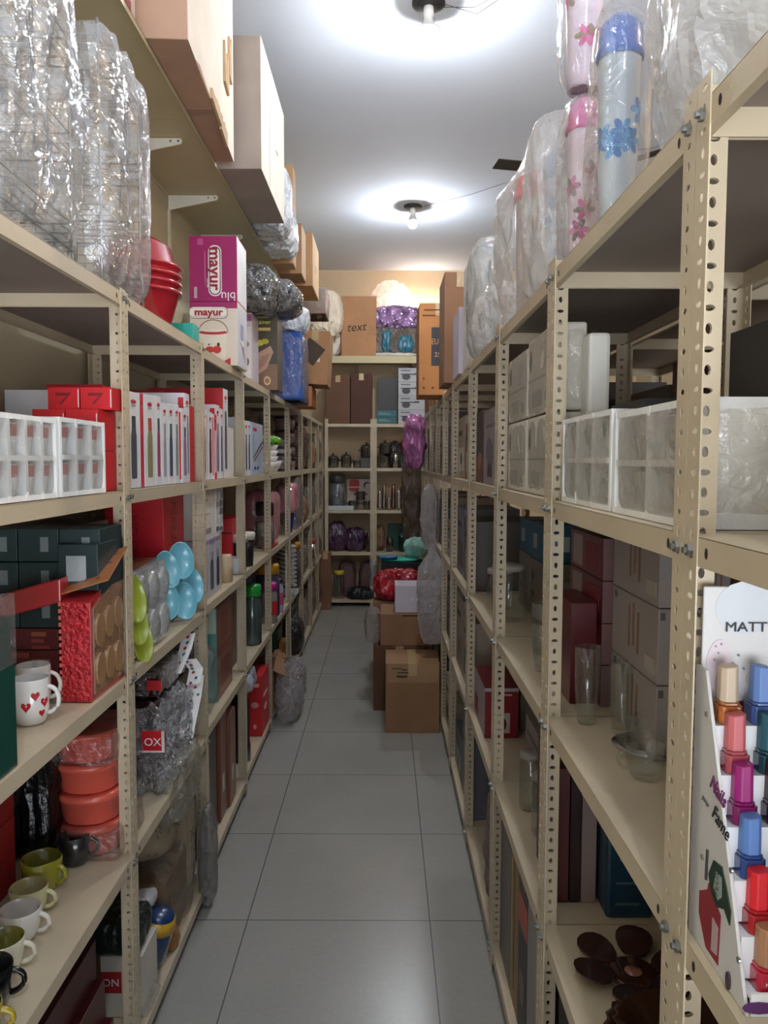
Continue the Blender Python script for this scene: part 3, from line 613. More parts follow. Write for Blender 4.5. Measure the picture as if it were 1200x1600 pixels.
# level 2 second unit
o, s = box('red_box', 'large red box marked MILTON standing on the second left unit', 'box', -.86, -.68, 2.36, 2.60, 1.15, 1.425, 'c01824'); text(o, s, 'R', 'MILTON', .48, .52, .045, M('8a1018', .5), math.pi/2); text(o, s, 'F', 'MILTON', .5, .52, .03, M('8a1018', .5), math.pi/2)
o, s = box('red_box', 'plain dark red box under the MILTON box', 'box', -.86, -.68, 2.36, 2.60, 1.028, 1.148, 'a8202c')
for q in range(5):
    o, s = box('navy_box', 'dark navy box with small label behind the egg tray, %s' % ['bottom', 'second', 'third', 'fourth', 'top'][q], 'box', -.975, -.80, 1.90, 2.22, 1.028+q*.052, 1.078+q*.052, '24303c', group='navy boxes behind the egg tray')
    art(o, s, 'F', [(rect(.2, .2, .35, .8), M('9aa0a8', .5)), (rect(.6, .3, .68, .6), M('8a9098', .5))]); art(o, s, 'R', [(rect(.1, .2, .25, .8), M('9aa0a8', .5)), (rect(.5, .2, .6, .8), M('9aa0a8', .5))])
o, s = box('grey_box', 'pale grey box on top of the navy boxes', 'box', -.97, -.80, 1.95, 2.22, 1.29, 1.37, '8c8a84')
o, s = box('brown_book', 'thin brown lacquered board leaning over the egg tray', 'board', -.80, -.66, 2.02, 2.24, 1.245, 1.256, '6b4630', .1, rough=.3)
tr = empty('egg_tray', (-.635, 2.08, 1.0285), -.02, 'clear plastic six-cup tray standing upright on the left shelf', 'tray')
tm = FILM('f6f8f6', .55, .16, .12, .3, 20)
bm = bmesh.new(); bbox(bm, -.022, .0, -.135, .135, 0, .225); link('tray_shell', bm, tm, tr, bevel=.004)
for i in range(3):
    for j in range(2):
        bm = bmesh.new(); bmesh.ops.create_uvsphere(bm, u_segments=20, v_segments=12, radius=1); bmesh.ops.scale(bm, verts=bm.verts, vec=(.02, .036, .048)); bmesh.ops.translate(bm, verts=bm.verts, vec=(.002, -.088+i*.088, .060+j*.106))
        link('cup', bm, FILM('f4f4f2', .34, .22, .08), tr, smooth=True)
lb = M('6fb3c4', .3, 0, .05, 6, coat=.4)
for k, (y, z, ry, xx) in enumerate(((2.30, 1.115, 1.25, -.66), (2.33, 1.205, 1.2, -.665), (2.41, 1.095, 1.28, -.635), (2.49, 1.13, 1.3, -.63), (2.40, 1.225, 1.32, -.64))):
    disc('light blue oval plate, %s' % ['lower left of the cluster behind the tray', 'upper left of the cluster', 'lowest and nearest of the cluster', 'right end of the cluster by the post', 'topmost of the cluster'][k], (xx, y, z), .044, .012, lb, (0, ry, -.75 if k % 2 else -.95), 'oval_plate', 'plate', 'light blue oval plates', sx=1.35, sy=.92)
o, s = box('blue_container', 'light blue plastic container behind the light blue plates', 'container', -.76, -.675, 2.27, 2.55, 1.028, 1.22, '6aa9ba', rough=.3, bevel=.008)
yg = M('8f9a2a', .3, 0, .06, 6, coat=.4)
for k, (y, z) in enumerate(((1.965, 1.075), (1.93, 1.13), (1.915, 1.19))):
    disc('olive-green oval plate, %s of three beside the second post' % ['lowest', 'middle', 'topmost'][k], (-.632, y, z), .042, .012, yg, (0, 1.35, -.5), 'oval_plate', 'plate', 'olive-green oval plates', sx=1.45, sy=.8)
# level 1 second unit: wrapped dark trays in plastic
for q in range(4):
    o, s = box('dark_tray', 'dark brown wrapped tray on the second left unit, %s of four' % ['bottom', 'second', 'third', 'top'][q], 'tray', -.95, -.66, 2.20, 2.58, .582+q*.088, .662+q*.088, '3a1e1c', rough=.25, bevel=.012, group='wrapped brown trays')
    if q in (1, 3): wrap(o, s, q+11, .004, .010, FILM('f0f0f4', .05, .28, .07, 1.0, 34), 18)
o, s = box('red_tag', 'small plain red tag on the uppermost brown tray', 'tag', -.685, -.642, 2.185, 2.188, .875, .905, 'c41f26'); 
o, s = box('red_card', 'red card with white edge reading OX on the brown trays', 'card', -.676, -.612, 2.10, 2.106, .725, .785, 'c0222a', rough=.3); art(o, s, 'F', [(rect(.88, 0, 1, 1), M('d8d2cc', .4)), (rect(0, 0, 1, .08), M('d8d2cc', .4))]); text(o, s, 'F', 'OX', .5, .5, .022, M('e8e0dc', .4))
bag('plastic_bundle', 'large crumpled clear plastic bundle spilling over the second left shelf', 'plastic bundle', -.685, 2.30, .5822, (.13, .36, .24), 41, FILM('f2f4fa', .12, .34, .07, 1.0, 34), .03, 4, 30, (22, 22, 14))
bag('plastic_bundle', 'limp clear bag hanging off the shelf edge above the floral pots', 'plastic bundle', -.63, 2.30, .47, (.07, .30, .18), 42, FILM('d8d4c4', .25, .14, .12, .9, 26), .02, 4, 18, (14, 14, 9))
def ribbon(label, pts, w=.02):
    bm = bmesh.new(); a = [Vector(p) for p in pts]; vs = [(bm.verts.new(p-Vector((w/2+.02, 0, 0))), bm.verts.new(p+Vector((w/2-.02, 0.006, 0.004)))) for p in a]
    for i in range(len(vs)-1): bm.faces.new((vs[i][0], vs[i][1], vs[i+1][1], vs[i+1][0]))
    r = link('ribbon', bm, M('e4e0dc', .4, 0, .05)); tag(r, label, 'ribbon', 'dotted ribbons'); md = r.modifiers.new('thick', 'SOLIDIFY'); md.thickness = .0015
    bm = bmesh.new(); cols = ['2a6a86', 'b02a5c', '2a8a80', 'a82430']; rnd = random.Random(len(label)); k = 0
    for i in range(len(a)-1):
        for t in (.15, .5, .85):
            p = a[i].lerp(a[i+1], t)+Vector((rnd.uniform(-.3, .3)*w-.02, -.0035, 0)); d = (a[i+1]-a[i]).normalized()*.0055; e = Vector((.0055, 0, 0.001))
            f = bm.faces.new([bm.verts.new(p+d*math.cos(q*math.pi/4)+e*math.sin(q*math.pi/4)) for q in range(8)]); f.material_index = k % 4; k += 1
    link('dots', bm, [M(c, .4) for c in cols], r); return r
ribbon('white ribbon with coloured dots curling beside the third left post, upper', [(-.645, 2.40, .86), (-.62, 2.44, .93), (-.615, 2.47, .975), (-.63, 2.50, .95)], .04)
ribbon('white ribbon with coloured dots, the middle one, hanging by the third left post', [(-.62, 2.49, .885), (-.60, 2.50, .85), (-.60, 2.46, .81)], .045)
ribbon('long white ribbon with blue and pink dots hanging down to the shelf edge', [(-.605, 2.52, .82), (-.60, 2.46, .77), (-.60, 2.40, .72), (-.605, 2.36, .665)], .05)
# level 0 second unit
def floral(label, x, y, z, r, h, seed, rot):
    o = lat('floral_pot', label, 'pot', x, y, z, [(0, 0), (r*.8, 0), (r, h*.3), (r, h*.75), (r*.85, h), (r*.8, h), (r*.9, h*.7), (0, h*.5)], M('b8a88c', .35, 0, .10, 8, coat=.3), 28, 'patterned pots low on the left', rot=rot)
    bm = bmesh.new(); rnd = random.Random(seed)
    for i in range(26):
        a = rnd.uniform(-2.6, 1.2); zz = rnd.uniform(.3, .72)*h; R = r+.001; dz = rnd.uniform(-.012, .012); da = rnd.uniform(.08, .28)
        bm.faces.new([bm.verts.new((R*math.cos(t), R*math.sin(t), q)) for t, q in ((a, zz), (a+da, zz+dz), (a+da, zz+dz+.003), (a, zz+.004))])
    link('leaf_print', bm, M('3a352c', .5), o); return o
floral('pale pot with dark twig pattern lying on its side on a dusty carton', -.70, 2.36, .36, .07, .15, 1, (1.25, 0, -.5))
floral('pale pot with dark twig pattern standing at the back behind the lying one', -.86, 2.3, .077, .075, .40, 2, (0, 0, 0))
floral('tall cream vase with twig pattern by the third left post', -.675, 2.505, .077, .042, .50, 3, (0, 0, 0))
o, s = box('carton_insert', 'dusty carton under the lying twig-pattern pot', 'cardboard', -.77, -.645, 2.18, 2.44, .078, .285, '7a6248', 0)
bag('plastic_bundle', 'dusty clear plastic draped over the patterned pots', 'plastic bundle', -.70, 2.36, .079, (.17, .30, .48), 45, FILM('e0d8c6', .07, .10, .15, .9, 20), .02, 4, 20, (9, 9, 6))
lat('toy_bottle', 'dark blue bottle with yellow collar leaning on the bottom left shelf', 'bottle', -.68, 2.13, .085, [(0, 0), (.035, 0), (.045, .03), (.048, .10), (.042, .16), (.03, .17), (0, .172)], M('1f3a66', .25, 0, .1, 6, coat=.4), rot=(0.0, .25, 0))
lat('collar', None, None, 0, 0, .118, [(.046, 0), (.052, 0), (.046, .035), (.038, .035)], M('c89a2c', .3), parent=[x for x in COL.objects if x.name.startswith('toy_bottle')][-1])
bag('snack_pack', 'red and white crinkled packet behind the blue bottle', 'packet', -.68, 2.245, .08, (.06, .14, .19), 47, M('8a2428', .3, 0, .5, 12, .4), .01, 3)
bag('snack_pack', 'white crinkled packet lying on the red packet', 'packet', -.69, 2.12, .262, (.07, .09, .04), 48, M('c8c4c6', .25, 0, .1, 12, .4), .01, 3)
bag('plastic_scrap', 'small orange-brown crumpled wrapper near the bottom shelf edge', 'wrapper', -.635, 2.23, .08, (.04, .06, .06), 49, M('9a6a34', .4, 0, .3, 12), .01, 3)
bag('plastic_scrap', 'grey plastic strip hanging over the bottom shelf edge onto the floor', 'wrapper', -.60, 2.56, .02, (.035, .10, .33), 50, FILM('a8a8a6', .45, .1, .2, .6, 20), .02, 3, 12)
bag('plastic_scrap', 'clear plastic scrap on the bottom shelf near the camera', 'wrapper', -.64, 1.98, .078, (.05, .12, .03), 51, CLEAR(), .01, 3)
# ================================================================ LEFT ROW, farther units
C3 = 1.470
bottle_box('flask box picturing a black flask, first in the third left unit', 2.74, 2.82, -.648, C3, .255, '3a2c2c', '2c2a30')
bottle_box('flask box picturing a maroon flask in the third left unit', 2.823, 2.90, -.645, C3, .250, '5a1c24', '6a2028')
bottle_box('narrow bright red and white flask box in the third left unit', 2.903, 2.95, -.640, C3, .245, 'e8e0e0', 'e2d8d8', col='d8323c')
bottle_box('flask box picturing a grey-blue flask in the third left unit', 2.953, 3.03, -.645, C3, .285, '7c8490', '6c7888')
bottle_box('flask box picturing a navy flask in the third left unit', 3.033, 3.09, -.645, C3, .275, '2a3658', '2c3c66')
bottle_box('tallest flask box in the third left unit, red on its camera side', 3.093, 3.19, -.645, C3, .36, '4a4c50', '5a5c62', side='b81e28')
box('red_box', 'red box leaning at the back behind the third-unit flask boxes', 'box', -.97, -.83, 2.86, 3.08, C3, C3+.33, 'b81e26')
box('white_box', 'small white box between the tallest flask box and the fourth post', 'box', -.70, -.655, 3.21, 3.35, C3, C3+.21, 'dcd6cc')
for k, (y0, y1, h, c, bb) in enumerate(((3.54, 3.62, .27, '8a2430', '9c2c38'), (3.623, 3.70, .26, '2a3a5a', '2c3c5c'), (3.703, 3.78, .262, '3a6a70', '2a2c3a'))):
    bottle_box('slim flask box with %s bottle in the fourth left unit' % ('crimson', 'dark blue', 'black')[k], y0, y1, -.655, C3, h, c, bb)
o, s = box('knife_box', 'blue-grey box picturing a pair of knives in the fourth left unit', 'box', -.80, -.655, 3.82, 4.16, C3, C3+.262, 'a9b2c2')
art(o, s, 'R', [(rect(.1, .84, .42, .90), M('c0282c', .5)), ([(.05, .32), (.14, .32), (.95, .62), (.95, .68)], M('3a3c44', .5)), ([(.1, .26), (.2, .26), (.95, .54), (.95, .58)], M('6c3a34', .5)), (ell(.25, .13, .07, .03), M('3a3c44', .5)), (ell(.5, .13, .07, .03), M('3a3c44', .5)), (rect(.06, .4, .14, .78), M('8a94a8', .5))])
# third unit level 2
o, s = box('white_box', 'plain white box with small print, upper one in the third left unit', 'box', -.79, -.66, 2.74, 3.00, 1.252, 1.43, 'd2ccc4'); art(o, s, 'R', [(rect(.1, .78, .5, .80), M('6a6662', .5)), (rect(.3, .08, .7, .20), M('8a8682', .5)), (rect(.1, .5, .6, .51), M('8a8682', .5))])
o, s = box('appliance_box', 'white box picturing kitchen tools beside the plain white box, third left unit', 'box', -.79, -.66, 3.005, 3.14, 1.252, 1.43, 'cfcfd0'); art(o, s, 'R', pattern_items(['8a8c90', 'b8b6b4', '5a5c62'], 2, 5, 3))
for k, (y0, y1, c) in enumerate(((2.735, 2.85, '7a4a34'), (2.853, 2.96, '4e5a60'), (2.963, 3.06, '2c3450'))):
    o, s = box('bottle_pack', 'clear pack with %s bottle under the white boxes, third left unit' % ('amber', 'slate', 'navy')[k], 'pack', -.78, -.655, y0, y1, 1.028, 1.25, 'b9b4bc'); art(o, s, 'R', bottle_art('8a8a90', c, w=.5)+[(rect(.05, .9, .95, .97), M('8a7a90', .5))])
o, s = box('cream_box', 'narrow cream box next to the bottle packs, third left unit', 'box', -.80, -.67, 3.07, 3.16, 1.028, 1.27, 'b8a274')
lat('small_jar', 'small cream jar by the fourth left post', 'jar', -.675, 3.24, 1.028, [(0, 0), (.032, 0), (.034, .08), (.028, .10), (.028, .115), (0, .115)], M('c8b090', .4))
# level 1
for q in range(2):
    o, s = box('herb_box', 'box with teal front and red-brown side, %s of two on the third left unit' % ('lower', 'upper')[q], 'box', -.735, -.66, 3.0, 3.30, .582+q*.19, .770+q*.19, '7c4034', rough=.35)
    art(o, s, 'F', [(rect(0, 0, 1, 1), M('4f8f84' if not q else '5c8a80', .45)), (rect(.05, .45, .95, .97), M('5c8a80' if not q else 'b8c4b4', .45)), (rect(.2, .6, .5, .85), M('d8d8c8', .45))])
    if not q: text(o, s, 'F', 'TASTY', .42, .27, .02, M('17332f', .5), math.pi/2)
    art(o, s, 'R', [(rrect(.12, .1, .88, .9, .1), M('8a5040', .3)), (rrect(.2, .2, .8, .8, .1), M('74392e', .3))])
bag('plastic_bag', 'twisted clear bag standing before the teal-fronted boxes', 'plastic bag', -.70, 2.87, .582, (.12, .16, .34), 61, CLEAR(), .02, 3, 16, (12, 12, 7), neck=(.6, .3))
bag('plastic_bag', 'crumpled clear bag of dark goods at the back of the third left unit', 'plastic bag', -.86, 3.0, .582, (.16, .4, .30), 62, FILM('b8a8b0', .45, .16, .12, .8, 26), .02, 3, 16)
# level 0
for k, (x, y, h, c) in enumerate(((-.74, 2.78, .30, '5a3630'), (-.75, 2.93, .42, '2e2422'), (-.74, 3.08, .44, '6e3a28'), (-.73, 3.22, .40, '7a4632'))):
    o, s = box('brown_pack', 'tall %s wrapped pack on the bottom shelf of the third left unit' % ('dull brown', 'near-black', 'rust brown', 'reddish tan')[k], 'pack', x-.09, x+.085, y-.068, y+.068, .077, .077+h, c, rough=.3, bevel=.01)
    if k > 1: art(o, s, 'R', [(rect(.3, .25, .6, .42), M('c0b8ac', .5))], 'paper_label')
# fourth unit
o, s = box('red_box', 'red box lying behind the black tumblers, fourth left unit', 'box', -.88, -.70, 3.52, 3.84, 1.028, 1.27, 'c8202c'); art(o, s, 'F', [(rect(0, .72, 1, .76), M('6a1018', .5))])
for k, (x, y) in enumerate(((-.685, 3.60), (-.675, 3.73))):
    o = lat('tumbler', 'black tumbler with cream lid, %s of two in the fourth left unit' % ('nearer', 'farther')[k], 'tumbler', x, y, 1.028, [(0, 0), (.035, 0), (.042, .13), (0, .13)], BLACK(), group='black tumblers')
    lat('lid', None, None, 0, 0, .13, [(0, 0), (.046, 0), (.047, .03), (.042, .036), (0, .036)], M('c9c4b2', .35), parent=o)
o, s = box('white_box', 'small white box in front of the black tumblers', 'box', -.72, -.66, 3.46, 3.53, 1.028, 1.10, 'c8ccd0'); art(o, s, 'R', [(rect(.1, .1, .4, .9), M('3a4a70', .5))])
jar('tall steel jar with bright green lid in the fourth left unit', -.69, 3.98, .582, .05, .26, M('5c6a66', .15, .6, .05), '1f9a3a', .06)
o, s = box('picture_box', 'mauve-grey box picturing a bottle, beside the green-lidded jar', 'box', -.78, -.70, 3.60, 3.84, .582, .92, '8a7a80'); art(o, s, 'R', bottle_art('4a3a48', '6a4a60'))
o, s = box('brown_board', 'tall brown-grey box at the fourth left post', 'box', -.82, -.70, 3.48, 3.59, .582, .96, '6a5a48')
o = lat('dark_bottle', 'large dark plum bottle with black base on the bottom shelf, fourth left unit', 'bottle', -.70, 3.68, .077, [(0, 0), (.05, 0), (.05, .08), (.046, .085), (.046, .30), (.02, .34), (0, .34)], M('2a1a26', .2, 0, .1, 6, coat=.5))
bag('plastic_bag', 'silver-white crinkled bag over the dark plum bottle', 'plastic bag', -.70, 3.69, .425, (.13, .2, .10), 63, M('a6a6b0', .3, 0, .3, 14, .5, bscale=60), .02, 3)
o, s = box('red_box', 'bright red box with white print standing upright at the fifth left post', 'box', -.72, -.645, 4.0, 4.24, .077, .40, 'c02026'); art(o, s, 'F', [(rect(.2, .82, .8, .88), M('d8a8a0', .5)), (ell(.5, .52, .28, .05), M('d88a84', .5)), (ell(.5, .16, .12, .04), M('d8a8a0', .5)), (rect(0, .0, .06, 1), M('a8141c', .5))]); art(o, s, 'R', [(rect(.2, .6, .8, .66), M('e0b0a8', .5)), (ell(.5, .4, .2, .05), M('e0b0a8', .5))])
o, s = box('white_box', 'white box leaning behind the upright red box', 'box', -.80, -.73, 3.9, 4.2, .077, .50, 'aaa8b0')
# fifth unit  (px 424-450)
for q in range(4):
    bowl('white bowl, %s of the nested stack under a green bag, fifth left unit' % ('lowest', 'second', 'third', 'top')[q], -.72, 4.62, C3+.001+q*.034, .085, .062, M('d8d4d0', .3, coat=.3), group='stacked white bowls')
bag('green_bag', 'bright green bag draped over the white bowl stack', 'bag', -.715, 4.63, C3+.165, (.17, .28, .05), 64, M('5c9a28', .35, 0, .25, 12, .3), .014, 3)
bowl('white bowl standing beside the covered stack, fifth left unit', -.72, 4.86, C3+.001, .075, .07, M('cfcbc8', .3))
jar('tall clear jar behind the green bag, fifth left unit', -.82, 4.50, C3, .05, .30, GLASS(), '4a4a48')
lat('glass_canister', 'greenish glass canister behind the green bag, fifth left unit', 'canister', -.80, 4.75, C3, [(0, 0), (.05, 0), (.05, .26), (.046, .26), (.046, .005), (0, .005)], M('6c8c7c', .15, 0, .1, 5, coat=.5))
box('red_white_box', 'small red and white box above the bowls, fifth left unit', 'box', -.90, -.83, 4.60, 4.74, C3, C3+.26, 'b84840')
jar('clear dispenser with black top in the fifth left unit', -.70, 4.50, 1.028, .055, .20, GLASS(), '201c1e', .08, contents='8a8078')
bag('pink_container', 'pink plastic container behind the black-topped dispenser', 'container', -.76, 4.78, 1.028, (.2, .36, .33), 65, M('b87880', .25, 0, .1, 6, coat=.4), .006, 5)
box('red_tray', 'thin red tray on the shelf edge of the fifth left unit', 'tray', -.70, -.65, 4.40, 4.70, 1.028, 1.045, 'b83840')
jar('plastic jar with yellow lid in the fifth left unit', -.72, 4.72, .582, .075, .27, FILM('7c7ca0', .45, .15, .1), 'c8901c', .06)
jar('steel bottle with magenta lid and red label in the fifth left unit', -.68, 4.52, .582, .048, .20, M('a8a4a0', .2, .5, .05), 'c02a8c', .045, label_art=('b0282c', -.6))
jar('white bottle with navy cap and pink label in the fifth left unit', -.675, 4.84, .582, .036, .19, M('9a9cb8', .3), '1c2240', .03, label_art=('c04a6c', -.6))
jar('dark blue lidded jar above the yellow-lidded one, at the back', -.86, 4.66, .582, .07, .33, M('5a5a80', .3), '2a2c40', .04)
bm = bmesh.new(); v = bbox(bm, -.11, .11, -.14, .14, 0, .004)
o, s = carton('open kraft paper bag slumped on the bottom shelf, fifth left unit', -.82, -.65, 4.36, 4.70, .077, .33, .08, '8a6446', True, name='paper_bag', cat='paper bag'); bm.free()
bag('kraft_paper', 'crumpled kraft paper on the floor-level shelf beside the paper bag', 'paper', -.70, 4.83, .077, (.16, .2, .24), 66, M('86603f', .8, 0, .15, 8, .2), .03, 2.5)
bag('plastic_bag', 'clear crumpled bag spilling onto the floor from the fifth left unit', 'plastic bag', -.565, 4.62, .002, (.13, .55, .30), 67, FILM('ece6ec', .14, .36, .07, 1.0, 34), .03, 3, 26, (20, 20, 14))
# sixth unit (453-473)
for q in range(4):
    o = lat('glass_container', 'mauve glass container with dark lid, %s of the stack in the sixth left unit' % ('lowest', 'second', 'third', 'topmost')[q], 'container', -.74, 5.74, C3+q*.10, [(0, 0), (.07, 0), (.078, .08), (0, .08)], M('8a7478', .15, 0, .1, 5, coat=.5), group='lidded glass containers', sy=1.3)
    lat('lid', None, None, 0, 0, .08, [(0, 0), (.086, 0), (.086, .015), (0, .016)], M('2a2024', .3), parent=o, sy=1.3)
jar('clear jar with white lid in the sixth left unit', -.72, 5.42, C3, .07, .13, GLASS(), 'd0cdd0', .03, contents='b8a8a8')
bowl('translucent bowl stack base in the sixth left unit', -.72, 5.42, C3+.165, .07, .06, FILM('e0dcdc', .3, .2))
bag('pink_container', 'glossy pink tub hanging in film in the sixth left unit', 'container', -.69, 5.50, 1.17, (.14, .30, .21), 68, M('c08088', .2, 0, .1, 6, coat=.6), .008, 5)
lat('blue_cone', 'tapering deep blue cup in the sixth left unit', 'cup', -.68, 5.50, 1.028, [(0, 0), (.02, 0), (.04, .14), (0, .14)], M('1c2c84', .3))
bag('clear_bag', 'tall clear plastic bag of cups beside the pink tub, sixth left unit', 'plastic bag', -.70, 5.83, 1.028, (.14, .28, .40), 69, FILM('d8d0d8', .25, .2, .08, .8, 22), .02, 3)
for q in range(10):
    t = lat('plate', 'white curved plate, number %s from the bottom of the tilted plate stack' % ('one two three four five six seven eight nine ten'.split()[q]), 'plate', -.70, 5.44, .655+q*.031, [(0, 0), (.05, .0), (.075, .014), (.078, .02), (.05, .008), (0, .006)], M('cfccc6', .2, coat=.4), 20, 'stack of tilted plates', rot=(.0, .25, 0))
mug('grey-white cup below the plate stack, sixth left unit', -.68, 5.40, .582, .045, .06, 'b8bcb8', '8a8e8a', .2, 'cups in the sixth unit')
jar('jar with orange-yellow lid in the sixth left unit', -.70, 5.80, .582, .07, .30, FILM('a89aa0', .4, .15), 'c88a2c', .05)
box('white_strip', 'narrow white upright box in the sixth left unit', 'box', -.665, -.65, 5.86, 5.92, .60, .85, 'd0ccc4')
box('orange_box', 'small orange box on the bottom shelf of the sixth left unit', 'box', -.73, -.66, 5.28, 5.42, .077, .28, 'b0703a')
box('green_box', 'small green box behind the orange one, bottom of the sixth left unit', 'box', -.80, -.74, 5.30, 5.55, .077, .36, '3a6a50')
bag('dark_bag', 'dark bag with pale marks on the bottom shelf, sixth left unit', 'bag', -.70, 5.82, .077, (.15, .3, .26), 70, M('2c2422', .4, 0, .6, 12), .02, 3)
# seventh, eighth and ninth units: glassware and goods in plastic
mats = [lambda: FILM('d0c8cc', .35, .2, .08, .8, 22), lambda: M('5a4038', .4, 0, .3, 9), lambda: FILM('b8b4b8', .45, .2, .08, .8, 22), lambda: M('6c5c54', .4, 0, .3, 9), lambda: M('84654a', .7, 0, .2, 7)]
names = [('plastic_bag', 'clear crinkled bag'), ('brown_bundle', 'dark brown bundle'), ('plastic_bag', 'cloudy plastic bag'), ('grey_bundle', 'grey-brown bundle'), ('cardboard_bundle', 'cardboard-coloured bundle')]
lvn = ['bottom', 'second', 'middle', 'fourth']
for i, (y0, y1) in enumerate(((6.08, 6.74), (6.82, 7.46), (7.55, 8.0))):
    for j in range(4):
        k = (i*3+j*2) % 5; h = (.30, .38, .26, .34, .22)[(i+j*2) % 5]
        bag(names[k][0], names[k][1]+' on the %s shelf of the %s left unit' % (lvn[j], ordn[i+6]), 'bag', -.76, (y0+y1)/2, LZ[j]+.002, (.22, (y1-y0)*.8, h), 80+i*5+j, mats[k](), .02, 3.2, 12)
o = lat('steel_flask', 'steel flask with red cap near the far end of the left row', 'flask', -.665, 7.0, .583, [(0, 0), (.04, 0), (.04, .2), (0, .2)], STEEL()); lat('cap', None, None, 0, 0, .2, [(0, 0), (.035, 0), (.035, .05), (0, .05)], M('b03a2c', .4), parent=o)
# ================================================================ goods on top of the left row, beyond the printed cartons
o, s = box('container_box', 'tall lilac and white carton beside the printed pair', 'carton', -.80, -.665, 3.9, 4.1, 1.932, 2.28, 'c8bcc4'); art(o, s, 'F', [(rect(0, .88, 1, .98), M('8a4a7c', .4)), (rect(.62, .06, .95, .8), M('dcd8d8', .4)), (ell(.8, .55, .10, .04), M('8a8a60', .5)), (ell(.8, .3, .10, .06), M('8a7460', .5))]); art(o, s, 'R', [(rect(.05, .05, .95, .9), M('bab0b8', .5))])
o, s = box('container_box', 'dark olive carton reading container with picture of lidded boxes', 'carton', -.74, -.59, 4.28, 4.5, 1.932, 2.345, '4a4238', rough=.35)
art(o, s, 'F', [(rect(0, 0, 1, .34), M('7c5c48', .4)), (rect(0, .78, .75, .82), M('b89c5c', .4)), (ell(.35, .62, .16, .04), M('b8ac2c', .5)), (ell(.55, .64, .14, .035), M('a8a024', .5)), ([(.05, .15), (.6, .28), (.85, .5), (.75, .58), (.35, .5), (.05, .35)], M('b08a74', .4)), ([(.15, .22), (.55, .33), (.72, .48), (.4, .44)], M('9a7460', .4)), (ell(.62, .12, .13, .06), M('c8ac84', .5)), (ell(.62, .12, .08, .035), M('94704c', .5))])
text(o, s, 'F', 'container', .36, .89, .022, M('b8c23a', .4)); text(o, s, 'F', '3333', .52, .965, .016, M('d8d0c8', .4))
for q, (x, y, z, sz) in enumerate(((-.69, 3.98, 2.285, (.26, .32, .22)), (-.63, 4.42, 2.35, (.28, .36, .18)))):
    bag('dark_bundle', 'black goods in clear plastic on top of the cartons, %s' % ('upper left heap', 'lower right heap')[q], 'bundle', x, y, z, sz, 90+q, M('2e3236', .3, 0, .5, 14, .5, bscale=50), .03, 2.6, 20, (14, 14, 14))
    wrap(COL.objects[-1] if False else [z_ for z_ in COL.objects if z_.name.startswith('dark_bundle')][-1], sz, 92+q, .012, .02, FILM('f0f4f8', .10, .22, .08, .9, 22), 16, (12, 12, 12), 3)
o, s = box('blue_basket', 'deep blue plastic basket in clear film on top of the left row', 'basket', -.80, -.525, 4.95, 5.3, 1.932, 2.36, '1d4c9c', rough=.3, bevel=.012); wrap(o, s, 94, .006, .012, FILM('dfe8f8', .12, .2, .08, .8, 20), 16)
bag('plastic_bag', 'white and yellow printed plastic bag on the blue basket', 'plastic bag', -.61, 5.1, 2.37, (.22, .3, .18), 95, M('c8ccd4', .25, 0, .35, 16, .4), .02, 3)
o, s = box('black_box', 'narrow black box standing beside the blue basket', 'box', -.66, -.54, 5.36, 5.5, 1.932, 2.20, '15171a')
o, s = carton('open carton with one dark flap hanging, tilted on the left row', -.62, -.41, 5.55, 5.9, 2.09, 2.47, 0, 'a87c56', tilt=.06, flaps=0); art(o, s, 'F', [(rect(.1, .42, .7, .50), M('d8ccb8', .6))])
bm = bmesh.new(); v = bbox(bm, -.02, .12, -.182, -.177, -.0, .14); bmesh.ops.rotate(bm, verts=v, cent=(0, -.18, 0), matrix=Matrix.Rotation(.6, 3, 'Y')); bmesh.ops.translate(bm, verts=v, vec=(-.10, 0, .20)); link('hanging_flap', bm, M('4a3c32', .8), o)
carton('orange-brown carton standing under the tilted carton', -.86, -.52, 5.56, 5.9, 1.932, 2.078, 0, 'b8784a')
o, s = box('white_box', 'white carton with small crest in film at the end of the wall shelf goods', 'carton', -.72, -.58, 5.7, 5.9, 2.50 if False else 2.47, 2.62, 'd8ccd0') if False else (None, None)
# ================================================================ goods on the left wall shelf
TS = 2.7885
o, s = carton('whitish printed carton on the wall shelf, nearest', -.96, -.72, 1.90, 2.30, TS, 3.22, 0, 'c8b8ae'); art(o, s, 'R', [(rect(.2, .05, .6, .12), M('9a5a5c', .6)), (rect(.65, .03, .9, .1), M('9a5a5c', .6))])
o, s = carton('big brown carton with torn peeling side, hanging over the wall shelf edge', -.93, -.61, 2.36, 3.30, TS, 3.45, .05, 'ac8a74')
art(o, s, 'R', [([(.0, .0), (.12, 0), (.2, .03), (.45, .0), (1, 0), (1, 1), (0, 1)], M('dcd0c0', .75, 0, .08, 6))], 'peeled_paper')
bm = bmesh.new(); w, d, h = s
pts = [(-.9, 0), (-.7, .03), (-.5, .01), (-.35, .06), (-.2, .02), (0, .05), (.1, 0)]
for (yy, zz, L_, H_) in ((-.1, .02, .2, .03), (.10, .0, .14, .05), (.20, .22, .10, .20), (.32, .30, .06, .22)):
    n = 8; vs = []
    for i in range(n+1):
        t = i/n; vs.append((yy+L_*t, zz+H_*(.5+.5*noise.noise(Vector((t*5, yy*9, 0))))))
    poly = vs+[(yy+L_, zz-.03), (yy, zz-.02)]; prism(bm, poly, w/2+.001, w/2+.010, 'x')
link('torn_flap', bm, M('b59a78', .85, 0, .15, 9), o)
bm = bmesh.new(); bbox(bm, -w*.48, w*.48, -.02, .03, -.0012, 0); link('packing_tape', bm, M('9c7c6c', .3), o)
